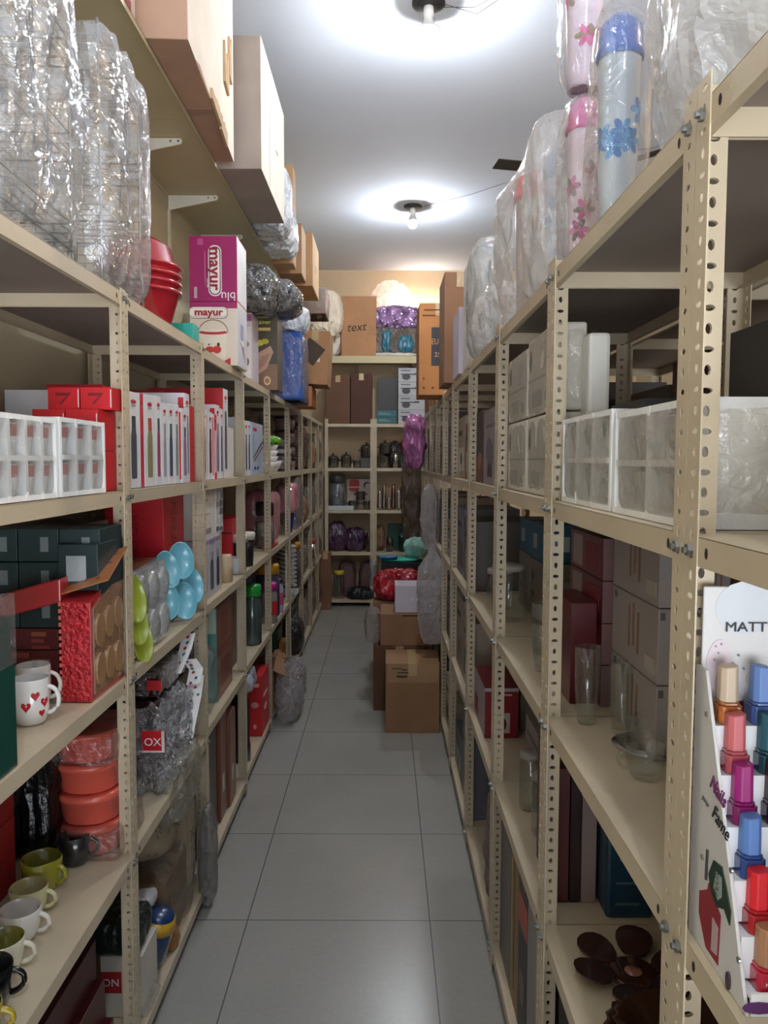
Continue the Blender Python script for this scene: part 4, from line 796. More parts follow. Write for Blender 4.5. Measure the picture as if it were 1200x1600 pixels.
o, s = carton('tall grey-brown carton on the wall shelf, largest in view', -.83, -.53, 3.38, 4.14, TS, 3.34, 0, '9c9088')
art(o, s, 'R', [(rect(.0, .0, 1, 1), M('cfc6b8', .75, 0, .08, 4)), (rect(.32, .02, .34, .98), M('9a8a72', .7)), (rect(.6, .45, .68, .47), M('5a5048', .6))], 'side_panel')
bag('plastic_bag', 'white shiny plastic bag poking out under the tall carton on the wall shelf', 'plastic bag', -.66, 4.36, TS, (.26, .36, .36), 101, M('b8bcc2', .15, 0, .15, 14, .8, coat=.5, bscale=40), .02, 4)
bag('plastic_bag', 'second white shiny plastic bag on the wall shelf, a little farther', 'plastic bag', -.66, 4.74, TS, (.24, .34, .24), 102, M('c8ccd0', .15, 0, .15, 14, .8, coat=.5, bscale=40), .02, 4)
for k, (x0, x1, y0, y1, z1, c) in enumerate(((-.72, -.58, 4.96, 5.12, 3.40, 'b08a64'), (-.72, -.555, 5.22, 5.5, 3.12, '9c7654'), (-.70, -.515, 5.58, 6.1, 3.16, 'b48c64'))):
    o, s = carton('narrow upright carton on the wall shelf, %s' % ('tallest and nearest of three', 'middle of three', 'farthest of three')[k], x0, x1, y0, y1, TS, z1, 0, c)
    art(o, s, 'R', [(rect(.03, .02, .97, .98), M('c4a27c', .75, 0, .06, 5))]+([(rect(.3, .4, .6, .42), M('6a4c38', .6)), (rect(.4, .5, .7, .52), M('6a4c38', .6))] if k == 2 else []), 'side_panel')
o, s = carton('grey carton in film under the narrow cartons, overhanging the wall shelf end', -.70, -.50, 6.6, 7.0, TS, 3.0, 0, '8a7468'); wrap(o, s, 103, .01, .012, None, 12)
bag('white_sack', 'pale cloth sack at the far end of the wall shelf', 'sack', -.62, 7.95, TS, (.36, .4, .46), 104, M('e2d4c0', .7, 0, .06, 6, .2), .03, 3)
# ================================================================ loft shelf goods on the back wall
LF = 2.63
o, s = carton('tall tan carton with handwritten word on the back loft shelf', -.45, -.085, 8.08, 8.44, LF, 3.245, 0, 'b0825c', tape=False); text(o, s, 'F', 'text', .42, .48, .085, M('3a2a22', .7), .08, shear=.3)
bm = bmesh.new(); tube(bm, [(.10, -.1812, .26), (.12, -.1812, .31), (.15, -.1812, .27), (.10, -.1812, .24), (.18, -.1812, .22)], .0015, 4); link('pen_scribble', bm, M('4a352a', .7), o)
bag('printed_bag', 'shiny purple and silver bag on top of the grocery sack, back loft', 'bag', .13, 8.18, 2.93, (.50, .22, .22), 110, M('9a7aa8', .2, .3, .75, 12, .6, coat=.5, bscale=24), .035, 2.6, 20)
sk = bag('grocery_sack', 'pale sack torn open over teal packets on the back loft shelf', 'sack', .12, 8.25, LF, (.50, .32, .32), 111, M('6a5e58', .5, 0, .35, 9, .3), .03, 4, 18)
for k, (x, z, w_, h_) in enumerate(((-.10, .05, .10, .22), (.10, .05, .16, .17))):
    t = bag('teal_packet', None, None, x, -.15, z, (w_, .06, h_), 112+k, M('1f6a80', .3, 0, .2, 12), .012, 3, 10, parent=sk)
bag('sack_rim', None, None, 0, -.15, .005, (.46, .05, .03), 115, M('c8c4bc', .5), .01, 3, 10, parent=sk)
bag('plastic_bag', 'small shiny green and white packet at the right end of the back loft', 'bag', .46, 8.2, LF, (.16, .25, .30), 116, M('6aa88c', .25, 0, .6, 12, .5), .02, 3)
bag('white_bag', 'tall glowing white plastic bag standing behind the purple bag', 'plastic bag', .07, 8.36, 2.95, (.42, .10, .50), 117, FILM('fff4ec', .75, .1, .2, .4, 16), .03, 2.6, 16)
bag('white_bag', 'white sack left of the handwritten carton on the back loft', 'sack', -.60, 8.22, LF, (.30, .34, .40), 118, M('ded2c4', .7, 0, .06, 6, .2), .02, 3)
# lamp on the back wall that lights the loft goods
r = empty('wall_lamp', (.34, 8.415, 3.215), 0, 'bright tube lamp on the back wall behind the purple bag', 'wall lamp')
bm = bmesh.new(); bbox(bm, -.30, .30, .0, .04, -.02, .02); link('lamp_body', bm, M('e8e4dc', .5), r)
m = bpy.data.materials.new('lit_tube'); m.use_nodes = True; b = m.node_tree.nodes['Principled BSDF']; b.inputs['Emission Color'].default_value = (1, .86, .72, 1); b.inputs['Emission Strength'].default_value = 45
bm = bmesh.new(); tube(bm, [(-.29, -.018, 0), (.29, -.018, 0)], .016, 12); link('tube', bm, m, r)
# ================================================================ back rack goods (front y 8.06)
TB = 1.932
for k, (x0, x1, h, c) in enumerate(((-.61, -.36, .50, '6a4a38'), (-.35, -.13, .52, '54362c'))):
    carton('dim brown carton on top of the back rack, %s' % ('left one', 'right one with darker board')[k], x0, x1, 8.08, 8.42, TB, TB+h, 0, c)
for q in range(2):
    o, s = box('teal_box', 'teal box on top of the back rack, %s of two' % ('lower', 'upper')[q], 'box', -.08, .13, 8.09, 8.4, TB+q*.07, TB+.068+q*.07, '1f5c64'); art(o, s, 'F', [(rect(.1, .4, .7, .48), M('8ab0b0', .5)), (rect(.1, .6, .5, .66), M('8ab0b0', .5))])
box('dark_carton', 'tall dark grey carton behind the teal boxes', 'carton', -.07, .14, 8.25, 8.43, TB+.14, TB+.50, '33302e')
for q in range(4):
    o, s = box('cooker_box', 'grey-white box picturing a pressure cooker, %s of the stack on the back rack' % ('lowest', 'second', 'third', 'topmost')[q], 'box', .145, .42, 8.08, 8.38, TB+q*.145, TB+.143+q*.145, 'a8a8ac', group='cooker boxes on the back rack')
    art(o, s, 'F', [(ell(.30, .35, .16, .22), M('3c3c42', .5)), (rect(.10, .5, .62, .58), M('26262a', .5)), (rect(.10, .78, .45, .86), M('5a5a60', .5)), (rect(.62, .5, .8, .62), M('26262a', .5))])
def pot(label, x, y, z, r, h, lid=True, hs=True, group='steel pots on the back rack'):
    o = lat('steel_pot', label, 'pot', x, y, z, [(0, 0), (r*.9, 0), (r, h*.1), (r, h*.95), (r*1.04, h), (r*.96, h), (r*.95, h*.12), (0, h*.1)], M('86827c', .22, .9, .1), 24, group)
    if lid:
        ld_ = lat('lid', None, None, 0, 0, h, [(r, 0), (r*.8, h*.12), (r*.3, h*.22), (0, h*.24)], M('9a968e', .2, .9, .1), 24, parent=o)
        lat('knob', None, None, 0, 0, h*.22, [(0, 0), (.006, 0), (.012, .012), (.008, .02), (0, .02)], BLACK(), 12, parent=ld_)
    if hs:
        for a in (0, math.pi): handle(o, r*.98, h*.6, h*.75, .025, .004, a, BLACK())
    return o
for k, (x, r, h) in enumerate(((-.545, .062, .11), (-.405, .055, .12), (-.285, .045, .08))): pot('dark steel pot on the fourth back shelf, %s of three' % ('left', 'middle', 'right')[k], x, 8.2, 1.470, r, h, k < 2)
pot('shiny steel pot raised on a box near the middle posts of the back rack', -.19, 8.26, 1.575, .065, .12); box('dark_box', 'small dark box under the raised steel pot', 'box', -.26, -.12, 8.18, 8.33, 1.470, 1.574, '4a4642')
for k, (x, r, h) in enumerate(((-.01, .075, .12), (.01, .06, .10))):
    pot('steel container in the stacked pair right of the middle posts, %s' % ('lower', 'upper')[k], x, 8.22, 1.470+k*.15, r, h, k == 1)
bm = bmesh.new(); tube(bm, [(-.08, 8.2, 1.78), (.08, 8.2, 1.72)], .004, 6); bm.free()
for k, (x, h) in enumerate(((.12, .17), (.22, .14), (.27, .14), (.36, .15), (.40, .16))):
    lat('steel_tumbler', 'steel tumbler on the fourth back shelf, %s from the left' % ordn[k], 'tumbler', x, 8.16, 1.470, [(0, 0), (.026, 0), (.034, h), (.031, h), (.024, .01), (0, .01)], M('b0aca4', .18, .95, .1), group='steel tumblers on the back rack')
bag('red_cover', 'rust-red dome-shaped cover behind the steel tumblers', 'cover', .30, 8.33, 1.60, (.24, .16, .20), 120, M('8a3524', .5, 0, .15, 8), .01, 2.3); box('grey_box', 'grey box under the rust-red cover', 'box', .18, .42, 8.25, 8.42, 1.470, 1.598, '45403c')
bag('dark_heap', 'dark pan heap between the tumblers on the fourth back shelf', 'pans', .12, 8.34, 1.470, (.2, .14, .28), 121, M('3a3836', .4, .3, .2, 9), .02, 2.5)
# level 2 back
jar('tall glass jar with dark dome lid at the left of the back rack', -.50, 8.2, 1.045, .085, .27, FILM('c8ccd4', .35, .2, .1), '4a4846', .09)
o, s = box('plate_box', 'flat white box lying under the glass jar on the back rack', 'box', -.61, -.34, 8.07, 8.35, 1.028, 1.044, 'c8ccd0') if False else box('white_tray', 'flat white tray at the front of the middle back shelf', 'tray', -.61, -.32, 8.075, 8.11, 1.028, 1.07, 'c2c6c8')
o, s = box('kettle_box', 'white box with red emblem and black curve at the back of the middle back shelf', 'box', -.40, -.125, 8.30, 8.42, 1.028, 1.35, 'c0ae9c'); art(o, s, 'F', [(rrect(.08, .58, .48, .98, .1), M('b02824', .5)), (rect(.08, .70, .48, .74), M('e0c8b8', .5)), (ell(.78, .78, .14, .12), M('2a2422', .5)), (ell(.82, .74, .12, .11), M('c0ae9c', .5))])
for k in range(3): pot('dark pan heaped before the emblem box, %s' % ('left', 'middle', 'right')[k], -.33+k*.08, 8.17+.02*(k % 2), 1.028+(.0 if k != 1 else .10), .05, .09, False, True, 'dark pans on the back rack')
for k, (x, y, h, c) in enumerate(((-.045, 8.12, .20, 'a89c94'), (-.0, 8.17, .27, '9c8c84'), (.05, 8.12, .13, 'a09080'), (.10, 8.2, .26, '8a6c64'), (.155, 8.12, .21, 'a89c94'), (.19, 8.2, .24, '6a4a48'), (.235, 8.12, .24, 'b0aca4'))):
    lat('steel_bottle', 'steel bottle on the middle back shelf, %s from the left' % ordn[k], 'bottle', x, y, 1.028, [(0, 0), (.022, 0), (.024, h*.1), (.024, h*.78), (.017, h*.88), (.017, h), (0, h)], M(c, .2, .8, .1), 16, 'steel bottles on the back rack')
for k, (x, h, c) in enumerate(((.29, .20, '6c7070'), (.37, .17, '7c8480'))): box('wrapped_carton', 'grey wrapped carton at the right of the middle back shelf, %s' % ('left', 'right')[k], 'carton', x-.035, x+.035, 8.1, 8.3, 1.028, 1.028+h, c)
box('glass_block', 'pale green box on the right grey cartons of the back rack', 'box', .30, .40, 8.32, 8.42, 1.028, 1.32, '8a9a90')
# level 1 back
for k, (x, h, r) in enumerate(((-.50, .30, .10), (-.31, .24, .10))):
    o = bag('purple_bundle', 'purple rose-patterned bundle on the second back shelf, %s' % ('left and taller', 'right and shorter')[k], 'bundle', x, 8.23, .582, (2*r, .22, h), 130+k, M('4a2c4a', .3, 0, .75, 16, .5, coat=.4), .02, 3)
for k, (x, h) in enumerate(((-.16, .20), (.06, .15))):
    lat('steel_flask', 'dark steel flask %s on the second back shelf' % ('left of the middle posts', 'right of the middle posts')[k], 'flask', x, 8.14, .582, [(0, 0), (.035, 0), (.037, h*.8), (.03, h*.9), (.03, h), (0, h)], M('706a62', .2, .9, .1), 18)
o, s = box('green_box', 'dark green slanted box on the second back shelf', 'box', .04, .26, 8.22, 8.38, .582, .86, '2a4a3e')
for k, x in enumerate((.19, .265, .34, .40)):
    bag('green_pack', 'dark green shrink-wrapped pack on the second back shelf, %s from the left' % ordn[k], 'pack', x, 8.14, .582, (.07, .1, .19+.01*(k % 2)), 140+k, M('1e3630', .25, 0, .6, 16, .4, coat=.4), .01, 4, 12, group='green packs on the back rack')
bag('tan_bundle', 'tan bundle beside the middle posts on the second back shelf', 'bundle', -.05, 8.25, .582, (.10, .2, .26), 146, M('8a6a50', .6, 0, .2, 8), .02, 2.6)
# level 0 back
jar('jar of water-clear plastic with yellow lid at the left bottom of the back rack', -.48, 8.14, .077, .06, .26, GLASS(), 'c8b02c', .045)
for k, x in enumerate((-.40, -.17)):
    bag('mauve_basket', 'mauve arched basket on the bottom back shelf, %s' % ('left', 'right')[k], 'basket', x, 8.28, .077, (.19, .2, .38), 150+k, M('6a4c4c', .5, 0, .12, 8), .006, 3.5)
bag('black_bag', 'black crinkled bag lying on the bottom back shelf', 'bag', -.22, 8.12, .077, (.34, .16, .12), 152, M('1c1c22', .3, 0, .4, 12, .5), .02, 2.6)
o, s = carton('tall brown carton at the end of the left row beside the back rack', -.66, -.55, 7.88, 8.02, .0, .60, 0, '7c5640')
# ================================================================ cartons on the aisle floor
o, s = carton('nearest carton on the aisle floor, old brown box with faded marks', .012, .318, 4.27, 4.60, .0, .40, 0, '8f6a48', tape=True)
art(o, s, 'F', [(rect(.04, .73, .98, .99), M('a07c58', .7)), (rect(.12, .92, .3, .935), M('4a3624', .7)), (rect(.22, .86, .42, .88), M('4a3624', .7)), (rect(.2, .80, .4, .83), M('4a3624', .7)), (rect(.3, .90, .4, .92), M('4a3624', .7))], 'upper_panel')
o, s = carton('dark brown carton right behind the nearest floor carton', -.06, .26, 4.66, 5.0, .0, .40, 0, '5c3c28')
o, s = carton('brown carton with open slot resting on the dark one', -.02, .30, 4.68, 5.02, .402, .60, 0, '8a6446', tape=False); art(o, s, 'F', [(rect(.42, .93, .92, .97), M('2a1a12', .8))])
bag('plastic_bag', 'crinkled clear bag on the left corner of the stacked floor cartons', 'plastic bag', -.06, 4.8, .405, (.10, .2, .20), 160, FILM('d8d0c8', .25, .2, .1, .9, 26), .02, 3)
o, s = carton('third carton on the floor, farther back, under the red bag', -.07, .30, 5.1, 5.5, .0, .60, 0, '8f6a4e', tape=True)
o, s = box('white_box', 'white and pink box lying on the stacked floor cartons', 'box', .07, .33, 4.72, 4.94, .602, .77, 'bcb4bc'); art(o, s, 'F', [(ell(.42, .5, .05, .08), M('cac4cc', .5)), (ell(.55, .5, .05, .08), M('cac4cc', .5))])
bag('red_bag', 'glossy red plastic bag behind the white and pink box', 'bag', .12, 5.2, .602, (.36, .26, .19), 161, M('a01c28', .2, 0, .3, 14, .5, coat=.5), .03, 2.8)
o, s = box('black_case', 'black case on the farther floor cartons', 'case', -.02, .30, 5.56, 5.8, .602, .80, '1c1a1e'); carton('fourth carton on the floor under the black case', -.05, .31, 5.55, 5.9, 0, .60, 0, '6a4a36')
bag('teal_packet', 'flat teal packet on top of the black case', 'packet', .12, 5.68, .802, (.28, .2, .025), 162, M('2fae98', .4, 0, .1, 8), .005, 3)
bag('blue_packet', 'flat blue packet under the edge of the teal one', 'packet', .03, 5.62, .83, (.14, .12, .02), 163, M('2a6a94', .4), .004, 3)
bag('white_bag', 'white and green plastic bag heaped on the teal packet', 'plastic bag', .24, 5.75, .83, (.16, .2, .13), 164, M('9accbc', .4, 0, .4, 8, .3), .02, 2.6)
bag('grey_bag', 'grey plastic hanging at the left of the black case', 'plastic bag', -.08, 5.72, .602, (.06, .12, .20), 165, FILM('b8b8b8', .5, .1, .2, .6, 20), .01, 2.6)
BW = lambda: FILM('f4f0f2', .26, .50, .06, 1.0, 60)
bag('bubble_wrap', 'long clear bubble wrap hanging from the right row above the white box', 'bubble wrap', .285, 4.45, .48, (.15, .20, .56), 170, BW(), .024, 3, 36, (34, 34, 26), neck=(.8, .4))
bag('bubble_wrap', 'twisted plastic hanging higher on the right row by the fifth post', 'bubble wrap', .29, 4.9, .98, (.09, .14, .40), 171, BW(), .02, 3, 20, (22, 22, 12))
bag('bubble_wrap', 'brownish bundled plastic hanging near the far right end of the right row', 'plastic', .245, 6.9, .75, (.14, .24, .95), 172, FILM('8a7466', .6, .15, .15, .8, 20), .03, 3, 16)
bag('pink_bag', 'pink and magenta packets in plastic hanging at the end of the right row', 'bag', .245, 6.2, 1.48, (.15, .3, .42), 173, M('9a5a88', .25, 0, .5, 9, .4, coat=.4), .03, 3)
# ================================================================ RIGHT ROW
def glass_cup(label, x, y, z, r, h, group=None, stem=False, han=True, ang=2.6, mat=None):
    o = lat('glass_cup', label, 'glass cup', x, y, z, [(0, 0), (r*.62, 0), (r*.72, .004), (r*.95, h*.45), (r, h), (r*.955, h), (r*.88, h*.45), (r*.64, .010), (0, .008)], mat or GLASS(), 28, group)
    if han: handle(o, r*.93, h*.25, h*.82, r*.5, r*.09, ang, mat or GLASS())
    return o
# first unit (y .02..837), fourth shelf and up: white foam block
o, s = box('foam_pack', 'big blurred white foam pack nearest the camera on the right shelf', 'foam pack', .42, .70, .58, .80, 1.463, 1.607, 'f2f0ee', rough=.6, bevel=.006)
art(o, s, 'F', [(rect(.22, .02, .98, .98), M('d6c2b0', .3, 0, .14, 9)), (rect(.24, .6, .96, .95), M('d0a88c', .3, 0, .14, 9))], 'inner_face'); wrap(o, s, 201, .002, .003, None, 12)
# nail polish stand on the middle shelf of the first unit
st = empty('nail_polish_stand', (.341, .76, 1.0205), 0, 'white counter stand of nail polish bottles with MATT header board', 'display stand')
wp = M('dcdad8', .45, 0, .03, 5); NC = 4; CW = .0345; SW = NC*CW+.014
sp_pts = [(.065, 0), (-.072, 0), (.040, .300), (.065, .300)]
for k, x in enumerate((0, SW)):
    bm = bmesh.new(); prism(bm, sp_pts, x, x+.0035, 'x'); link('side_panel', bm, M('cfccc9', .45, 0, .04, 5) , st, bevel=.0005)
bm = bmesh.new(); bbox(bm, .004, SW, .060, .0635, .26, .386); hb = link('header_board', bm, wp, st, bevel=.002)
hs = (SW, .0035, .126); hp = empty('x', (0, 0, 0)); bpy.data.objects.remove(hp)
def art_at(parent, origin, size, face, items, name='print'):
    o = art(parent, size, face, items, name); o.location = origin; return o
ho = (SW/2+.002, .0618, .26)
art_at(st, ho, (SW-.006, .0035, .122), 'F', [(ell(.30, .84, .22, .24), M('d4d8dd', .5)), (ell(.12, .30, .10, .26), M('e2d2d8', .5)), (ell(.16, .18, .07, .12), M('dcc2d0', .5)), (ell(.40, .2, .08, .1), M('e2dcda', .5))]+[(ell(a, b, .007, .009, 8), M('9c98a8', .5)) for a, b in ((.09, .5), (.11, .44), (.13, .52), (.22, .35), (.3, .3), (.26, .42), (.08, .38))], 'watercolour_print')
t = text(st, (SW, .0035, .122), 'F', 'MATT', .315, .67, .0105, M('2a2a2e', .5), 0, .0018, sx=1.15); t.location = ho
NT = 6; tops = [1.326-.0455*k for k in range(NT)]
for k in range(NT):
    y0 = .038-.0185*k; zb = tops[k]-.060-1.0205
    bm = bmesh.new(); bbox(bm, .0045, SW-.001, y0-.012, .060, zb-.004 if k < NT-1 else zb-.003, zb-.0006); bbox(bm, .0045, SW-.001, y0-.0125, y0-.012, max(zb-.042, 0.001), zb-.0006) if k < NT-1 else None
    link('step', bm, M('e2e2e4', .4, 0, .02, 5), st)
zf = tops[-1]-.060-1.0205
bm = bmesh.new(); bbox(bm, .0045, SW-.001, -.072, -.069, 0, zf+.004); link('front_lip', bm, M('e6e6e4', .4), st)
bm = bmesh.new(); prism(bm, [(.012+.016*math.cos(a_)+.0, zf*.5+.006*math.sin(a_)) for a_ in [i*math.pi/6 for i in range(12)]], -.0726, -.072, 'y'); link('leaf_mark', bm, M('5a2a66', .5), st)
bm = bmesh.new()
for i in range(3): prism(bm, [(.037+i*.006, zf*.35), (.034+i*.007, zf*.8), (.041+i*.006, zf*.6)], -.0726, -.072, 'y')
link('sprout_mark', bm, M('2a8a4a', .5), st)
# side panel screws and prints (on the outer, -x face)
for (y, z) in ((.032, .255), (-.035, .122-.0), (-.056, .045), (.032, .10)):
    bm = bmesh.new(); prism(bm, ell(y, z, .003, .003, 12), -.002, 0, 'x'); link('screw', bm, M('c8c8c4', .2, .9), st)
PS = (.0035, .137, .30); po = (.00175, -.0035, 0)
def sidetext(s_, yy, zz, h, mat, rot=0, shear=0, bold=0, sx=1.0):
    a = (.065-yy)/.137; t = text(st, PS, 'L', s_, a, zz/.30, h, mat, rot, .0012, shear=shear, bold=bold, sx=sx); t.location = po
sidetext('Nails', .0, .186, .016, M('7a3068', .5), -.25, .3, .01, .8); sidetext('Fame', -.008, .157, .016, M('2c2c30', .5), -.25, .3, 0, .8); sidetext('your', .028, .163, .006, M('6a666a', .5), -.25, .2)
art_at(st, po, PS, 'L', [([( .20, .20), (.34, .24), (.36, .27), (.58, .21), (.56, .03), (.34, .03), (.20, .12)], M('8c2430', .5)), ([(.44, .05), (.54, .06), (.55, .16), (.45, .17)], M('b8a0a0', .5)), ([(.36, .30), (.44, .37), (.58, .38), (.66, .33), (.74, .27), (.73, .22), (.64, .25), (.52, .225), (.42, .25)], M('24382c', .5)), ([(.46, .28), (.50, .345), (.59, .345), (.60, .28), (.54, .255)], M('94a096', .5)), ([(.31, .27), (.33, .27), (.34, .38), (.32, .38)], M('3a3a3c', .5)), (ell(.74, .035, .03, .03), M('3a2c3c', .5))], 'side_print')
sidetext('PLUS', .0-.006, .092, .008, M('24382c', .5), math.pi/2)
COLS = [[('c9b49c', 'a8602a', 'beige cap over glittery copper'), ('6486c4', '3c5694', 'sky blue'), ('d8a0a8', 'c08088', 'pale pink'), ('8a6aa0', '6a4a84', 'lilac')],
        [('c8686c', 'a84c54', 'salmon'), ('1f5664', '143e4c', 'teal'), ('3a3f8c', '2a2e6c', 'indigo'), ('c89a5a', 'a87a40', 'ochre')],
        [('9c1f74', '7c1458', 'magenta'), ('3a1a2a', '2a1220', 'plum'), ('b8404c', '98303c', 'brick'), ('4a7a6a', '34604f', 'sage')],
        [('5a80c0', '24407c', 'light blue'), ('451c26', '30121a', 'maroon'), ('d86a50', 'b8503a', 'coral'), ('2a2a30', '1c1c20', 'black')],
        [('d8202a', 'a0141c', 'bright red'), ('5a1c22', '3e1216', 'dark red'), ('e0b8a8', 'c89c8c', 'blush'), ('1a2a5c', '121e44', 'navy')],
        [('a87858', 'b01c34', 'tan cap over crimson'), ('c8b8b0', '9a8a84', 'greyish'), ('7a3a5a', '5c2844', 'mulberry'), ('e08a3a', 'c07030', 'orange')]]
TN = ['top', 'second', 'third', 'fourth', 'fifth', 'bottom']; CN = ['leftmost', 'second from the left', 'third from the left', 'rightmost']
def octp(r, c=.35): return [(r, -r*c), (r, r*c), (r*c, r), (-r*c, r), (-r, r*c), (-r, -r*c), (-r*c, -r), (r*c, -r)]
for k in range(NT):
    for c in range(NC):
        cc, bc, nm = COLS[k][c]; x = .341+.0062+CW*(c+.5)+.0006*k; y = .76+.038-.0185*k+.0015; z = tops[k]-.0600
        bm = bmesh.new(); prism(bm, octp(.0125, .7), 0, .019, 'z'); prism(bm, octp(.0108, .6), .019, .0225, 'z')
        o = link('nail_polish_bottle', bm, M(bc, .15, 0, .45 if (k, c) == (0, 0) else .05, 160 if (k, c) == (0, 0) else 6, coat=.8), bevel=.001)
        o.location = (x, y, z); tag(o, '%s nail polish bottle on the %s step, %s' % (nm, TN[k], CN[c]), 'nail polish', 'nail polish bottles on the stand')
        bm = bmesh.new(); v0 = len(bm.verts); prism(bm, octp(.0098, .5), .0225, .060, 'z')
        for v in bm.verts:
            if v.co.z > .05: v.co.z += v.co.x*.12*(1 if c % 2 else -1)*-1; v.co.x *= .93; v.co.y *= .93
        link('cap', bm, M(cc, .4, 0, .05, 6), o, bevel=.0012)
        text(o, (.025, .025, .019), 'F', 'MATT', .5, .5, .0032, M('d8d4d8', .4), 0, .0014)
# top of the right row
TR = 1.916
def tumbler(label, x, y, z, r, h, cap, body, print_, seed, film=True):
    o = lat('sipper_tumbler', label, 'tumbler', x, y, z, [(0, 0), (r*.78, 0), (r*.80, .01), (r*.97, h*.80), (r*.97, h*.82), (0, h*.82)], M(body, .25, 0, .10, 6, coat=.5), 32, 'wrapped tumblers on the right row')
    lat('lid', None, None, 0, 0, h*.80, [(r*1.02, 0), (r*1.08, .004), (r*1.08, h*.04), (r*1.02, h*.05), (r*1.02, h*.09), (r*.98, h*.10), (r*.95, h*.15), (r*.5, h*.2), (0, h*.205)], M(cap, .3, 0, .06, 6, coat=.4), 32, parent=o)
    bm = bmesh.new(); rnd = random.Random(seed); n = 0
    for q in range(5):
        a0 = -math.pi/2-.9+q*.5+rnd.uniform(-.1, .1)-.2; z0 = h*rnd.uniform(.15, .65)
        for p in range(6):
            t = p*math.pi/3; cx_ = .012*math.cos(t); cz_ = .012*math.sin(t)
            pts = []
            for i in range(8):
                u = i*math.pi/4; ex = cx_+.011*math.cos(u)*math.cos(t)-.006*math.sin(u)*math.sin(t); ez = cz_+.011*math.cos(u)*math.sin(t)+.006*math.sin(u)*math.cos(t)
                zz = z0+ez; R = r*(.80+.17*min(1, max(0, zz/(h*.8))))+.0012; a = a0+ex/R; pts.append(bm.verts.new((R*math.cos(a), R*math.sin(a), zz)))
            f = bm.faces.new(pts); f.material_index = (p+q) % len(print_)
    link('flower_print', bm, [M(c_, .35) for c_ in print_], o)
    if film: wrap(o, (2*r*1.1, 2*r*1.1, h*1.02), seed, .006, .008, FILM('f4f6f8', .10, .16, .06, .5, 14), 18, (10, 10, 3), 4)
    return o
tumbler('tall blue-lidded tumbler with blue flower print, wrapped, on top of the right row', .383, 1.30, TR, .036, .345, '3a62b4', 'b4bcc4', ['2a6cb0', '4a90c4'], 11)
tumbler('pink-lidded tumbler with pink flower print, lower one behind the blue', .392, 1.55, TR, .036, .33, 'cc5c94', 'dcc4d0', ['b03a74', 'c86a94', '6a5a5c'], 12)
tumbler('pink-flowered tumbler stacked on top of the lower pink one', .388, 1.555, TR+.347, .040, .34, 'd86aa0', 'dcc8d8', ['d03a88', 'e060a0', '8a7a54'], 13)
tumbler('blue-lidded tumbler in hazy film, third along the right row', .405, 1.82, TR, .038, .34, '3c70a8', 'c8c4cc', ['8a9ab0'], 14)
tumbler('white-bodied container with scarlet lid in a cloudy bag', .40, 2.12, TR, .050, .40, 'd8283c', 'c9bcba', ['b8aaa8'], 15, False)
HAZE = lambda h_=.35: FILM('f2f3f5', h_, .14, .12, .7, 16)
bag('plastic_bag', 'big milky plastic bag, largest on top of the right row by the camera', 'plastic bag', .50, .98, TR+.002, (.26, .36, .42), 210, HAZE(.52), .03, 3.4, 30, (8, 8, 4))
bag('plastic_bag', 'second milky bag heaped on the big one at the top right corner', 'plastic bag', .60, .98, TR+.38, (.36, .50, .30), 211, HAZE(.5), .03, 3, 24, (8, 8, 4))
bag('foam_sheet', 'folded white foam wrap inside the big milky bag', 'foam sheet', .54, 1.0, TR+.004, (.17, .25, .36), 212, M('dcdcde', .6, 0, .06, 8, .2), .02, 3, 18, (7, 7, 5))
bag('plastic_bag', 'cloudy bag around the scarlet-lidded container', 'plastic bag', .40, 2.14, TR+.002, (.16, .34, .46), 213, HAZE(.16), .025, 3, 26, (9, 9, 5), neck=(.75, .55))
bag('plastic_bag', 'hazy plastic over the third tumbler', 'plastic bag', .405, 1.84, TR+.002, (.14, .22, .40), 214, HAZE(.38), .02, 4, 22, (9, 9, 4))
bag('plastic_bag', 'bag of clear bubble-like cups lying behind the scarlet-lidded container', 'plastic bag', .39, 2.55, TR+.002, (.16, .46, .17), 215, HAZE(.45), .03, 2.6, 22)
bag('plastic_bag', 'grey translucent bag with dark goods farther along the right row', 'plastic bag', .375, 2.82, TR+.002, (.13, .26, .40), 216, FILM('dfe3e6', .42, .16, .1, .7, 18), .015, 4.5, 20)
bag('dark_goods', 'black goods showing through the grey translucent bag', 'goods', .40, 2.84, TR+.02, (.05, .14, .34), 217, M('2a2c30', .3), .01, 3)
o, s = carton('white carton with shiny edge on top of the right row, beside the grey bag', .330, .46, 3.02, 3.26, TR, 2.33, 0, 'cfcbc6', tape=False)
o, s = carton('second white carton standing just beyond the first, with lilac front strip', .318, .44, 3.34, 3.60, TR, 2.20, 0, 'c4bcc8', tape=False)
o, s = carton('worn brown carton between the white carton and the marked orange carton', .285, .45, 3.72, 4.05, TR, 2.44, 0, '8f6a50')
o, s = carton('orange-brown carton marked EURO 250 hanging over the right row edge', .195, .43, 4.40, 4.75, TR, 2.43, 0, 'b47a48')
art(o, s, 'F', [(rect(.30, .32, .68, .74), M('33333c', .6)), (rect(.08, .86, .4, .875), M('5c3c24', .7)), (rect(.12, .92, .5, .935), M('5c3c24', .7)), (ell(.12, .18, .02, .012), M('5c2c1c', .7)), (ell(.12, .08, .02, .012), M('5c2c1c', .7)), (ell(.34, .08, .03, .012), M('5c2c1c', .7))])
text(o, s, 'F', 'EURO', .49, .58, .032, M('c89468', .6), sx=.75); text(o, s, 'F', '250', .49, .44, .026, M('c8a888', .6))
for k, (y0, y1, h, c) in enumerate(((4.95, 5.35, .34, '8a6448'), (5.5, 5.9, .30, '9c744e'), (6.1, 6.5, .36, '7c5a44'))):
    carton('carton far along the top of the right row, %s beyond the marked one' % ordn[k], .34, .58, y0, y1, TR, TR+h, 0, c)
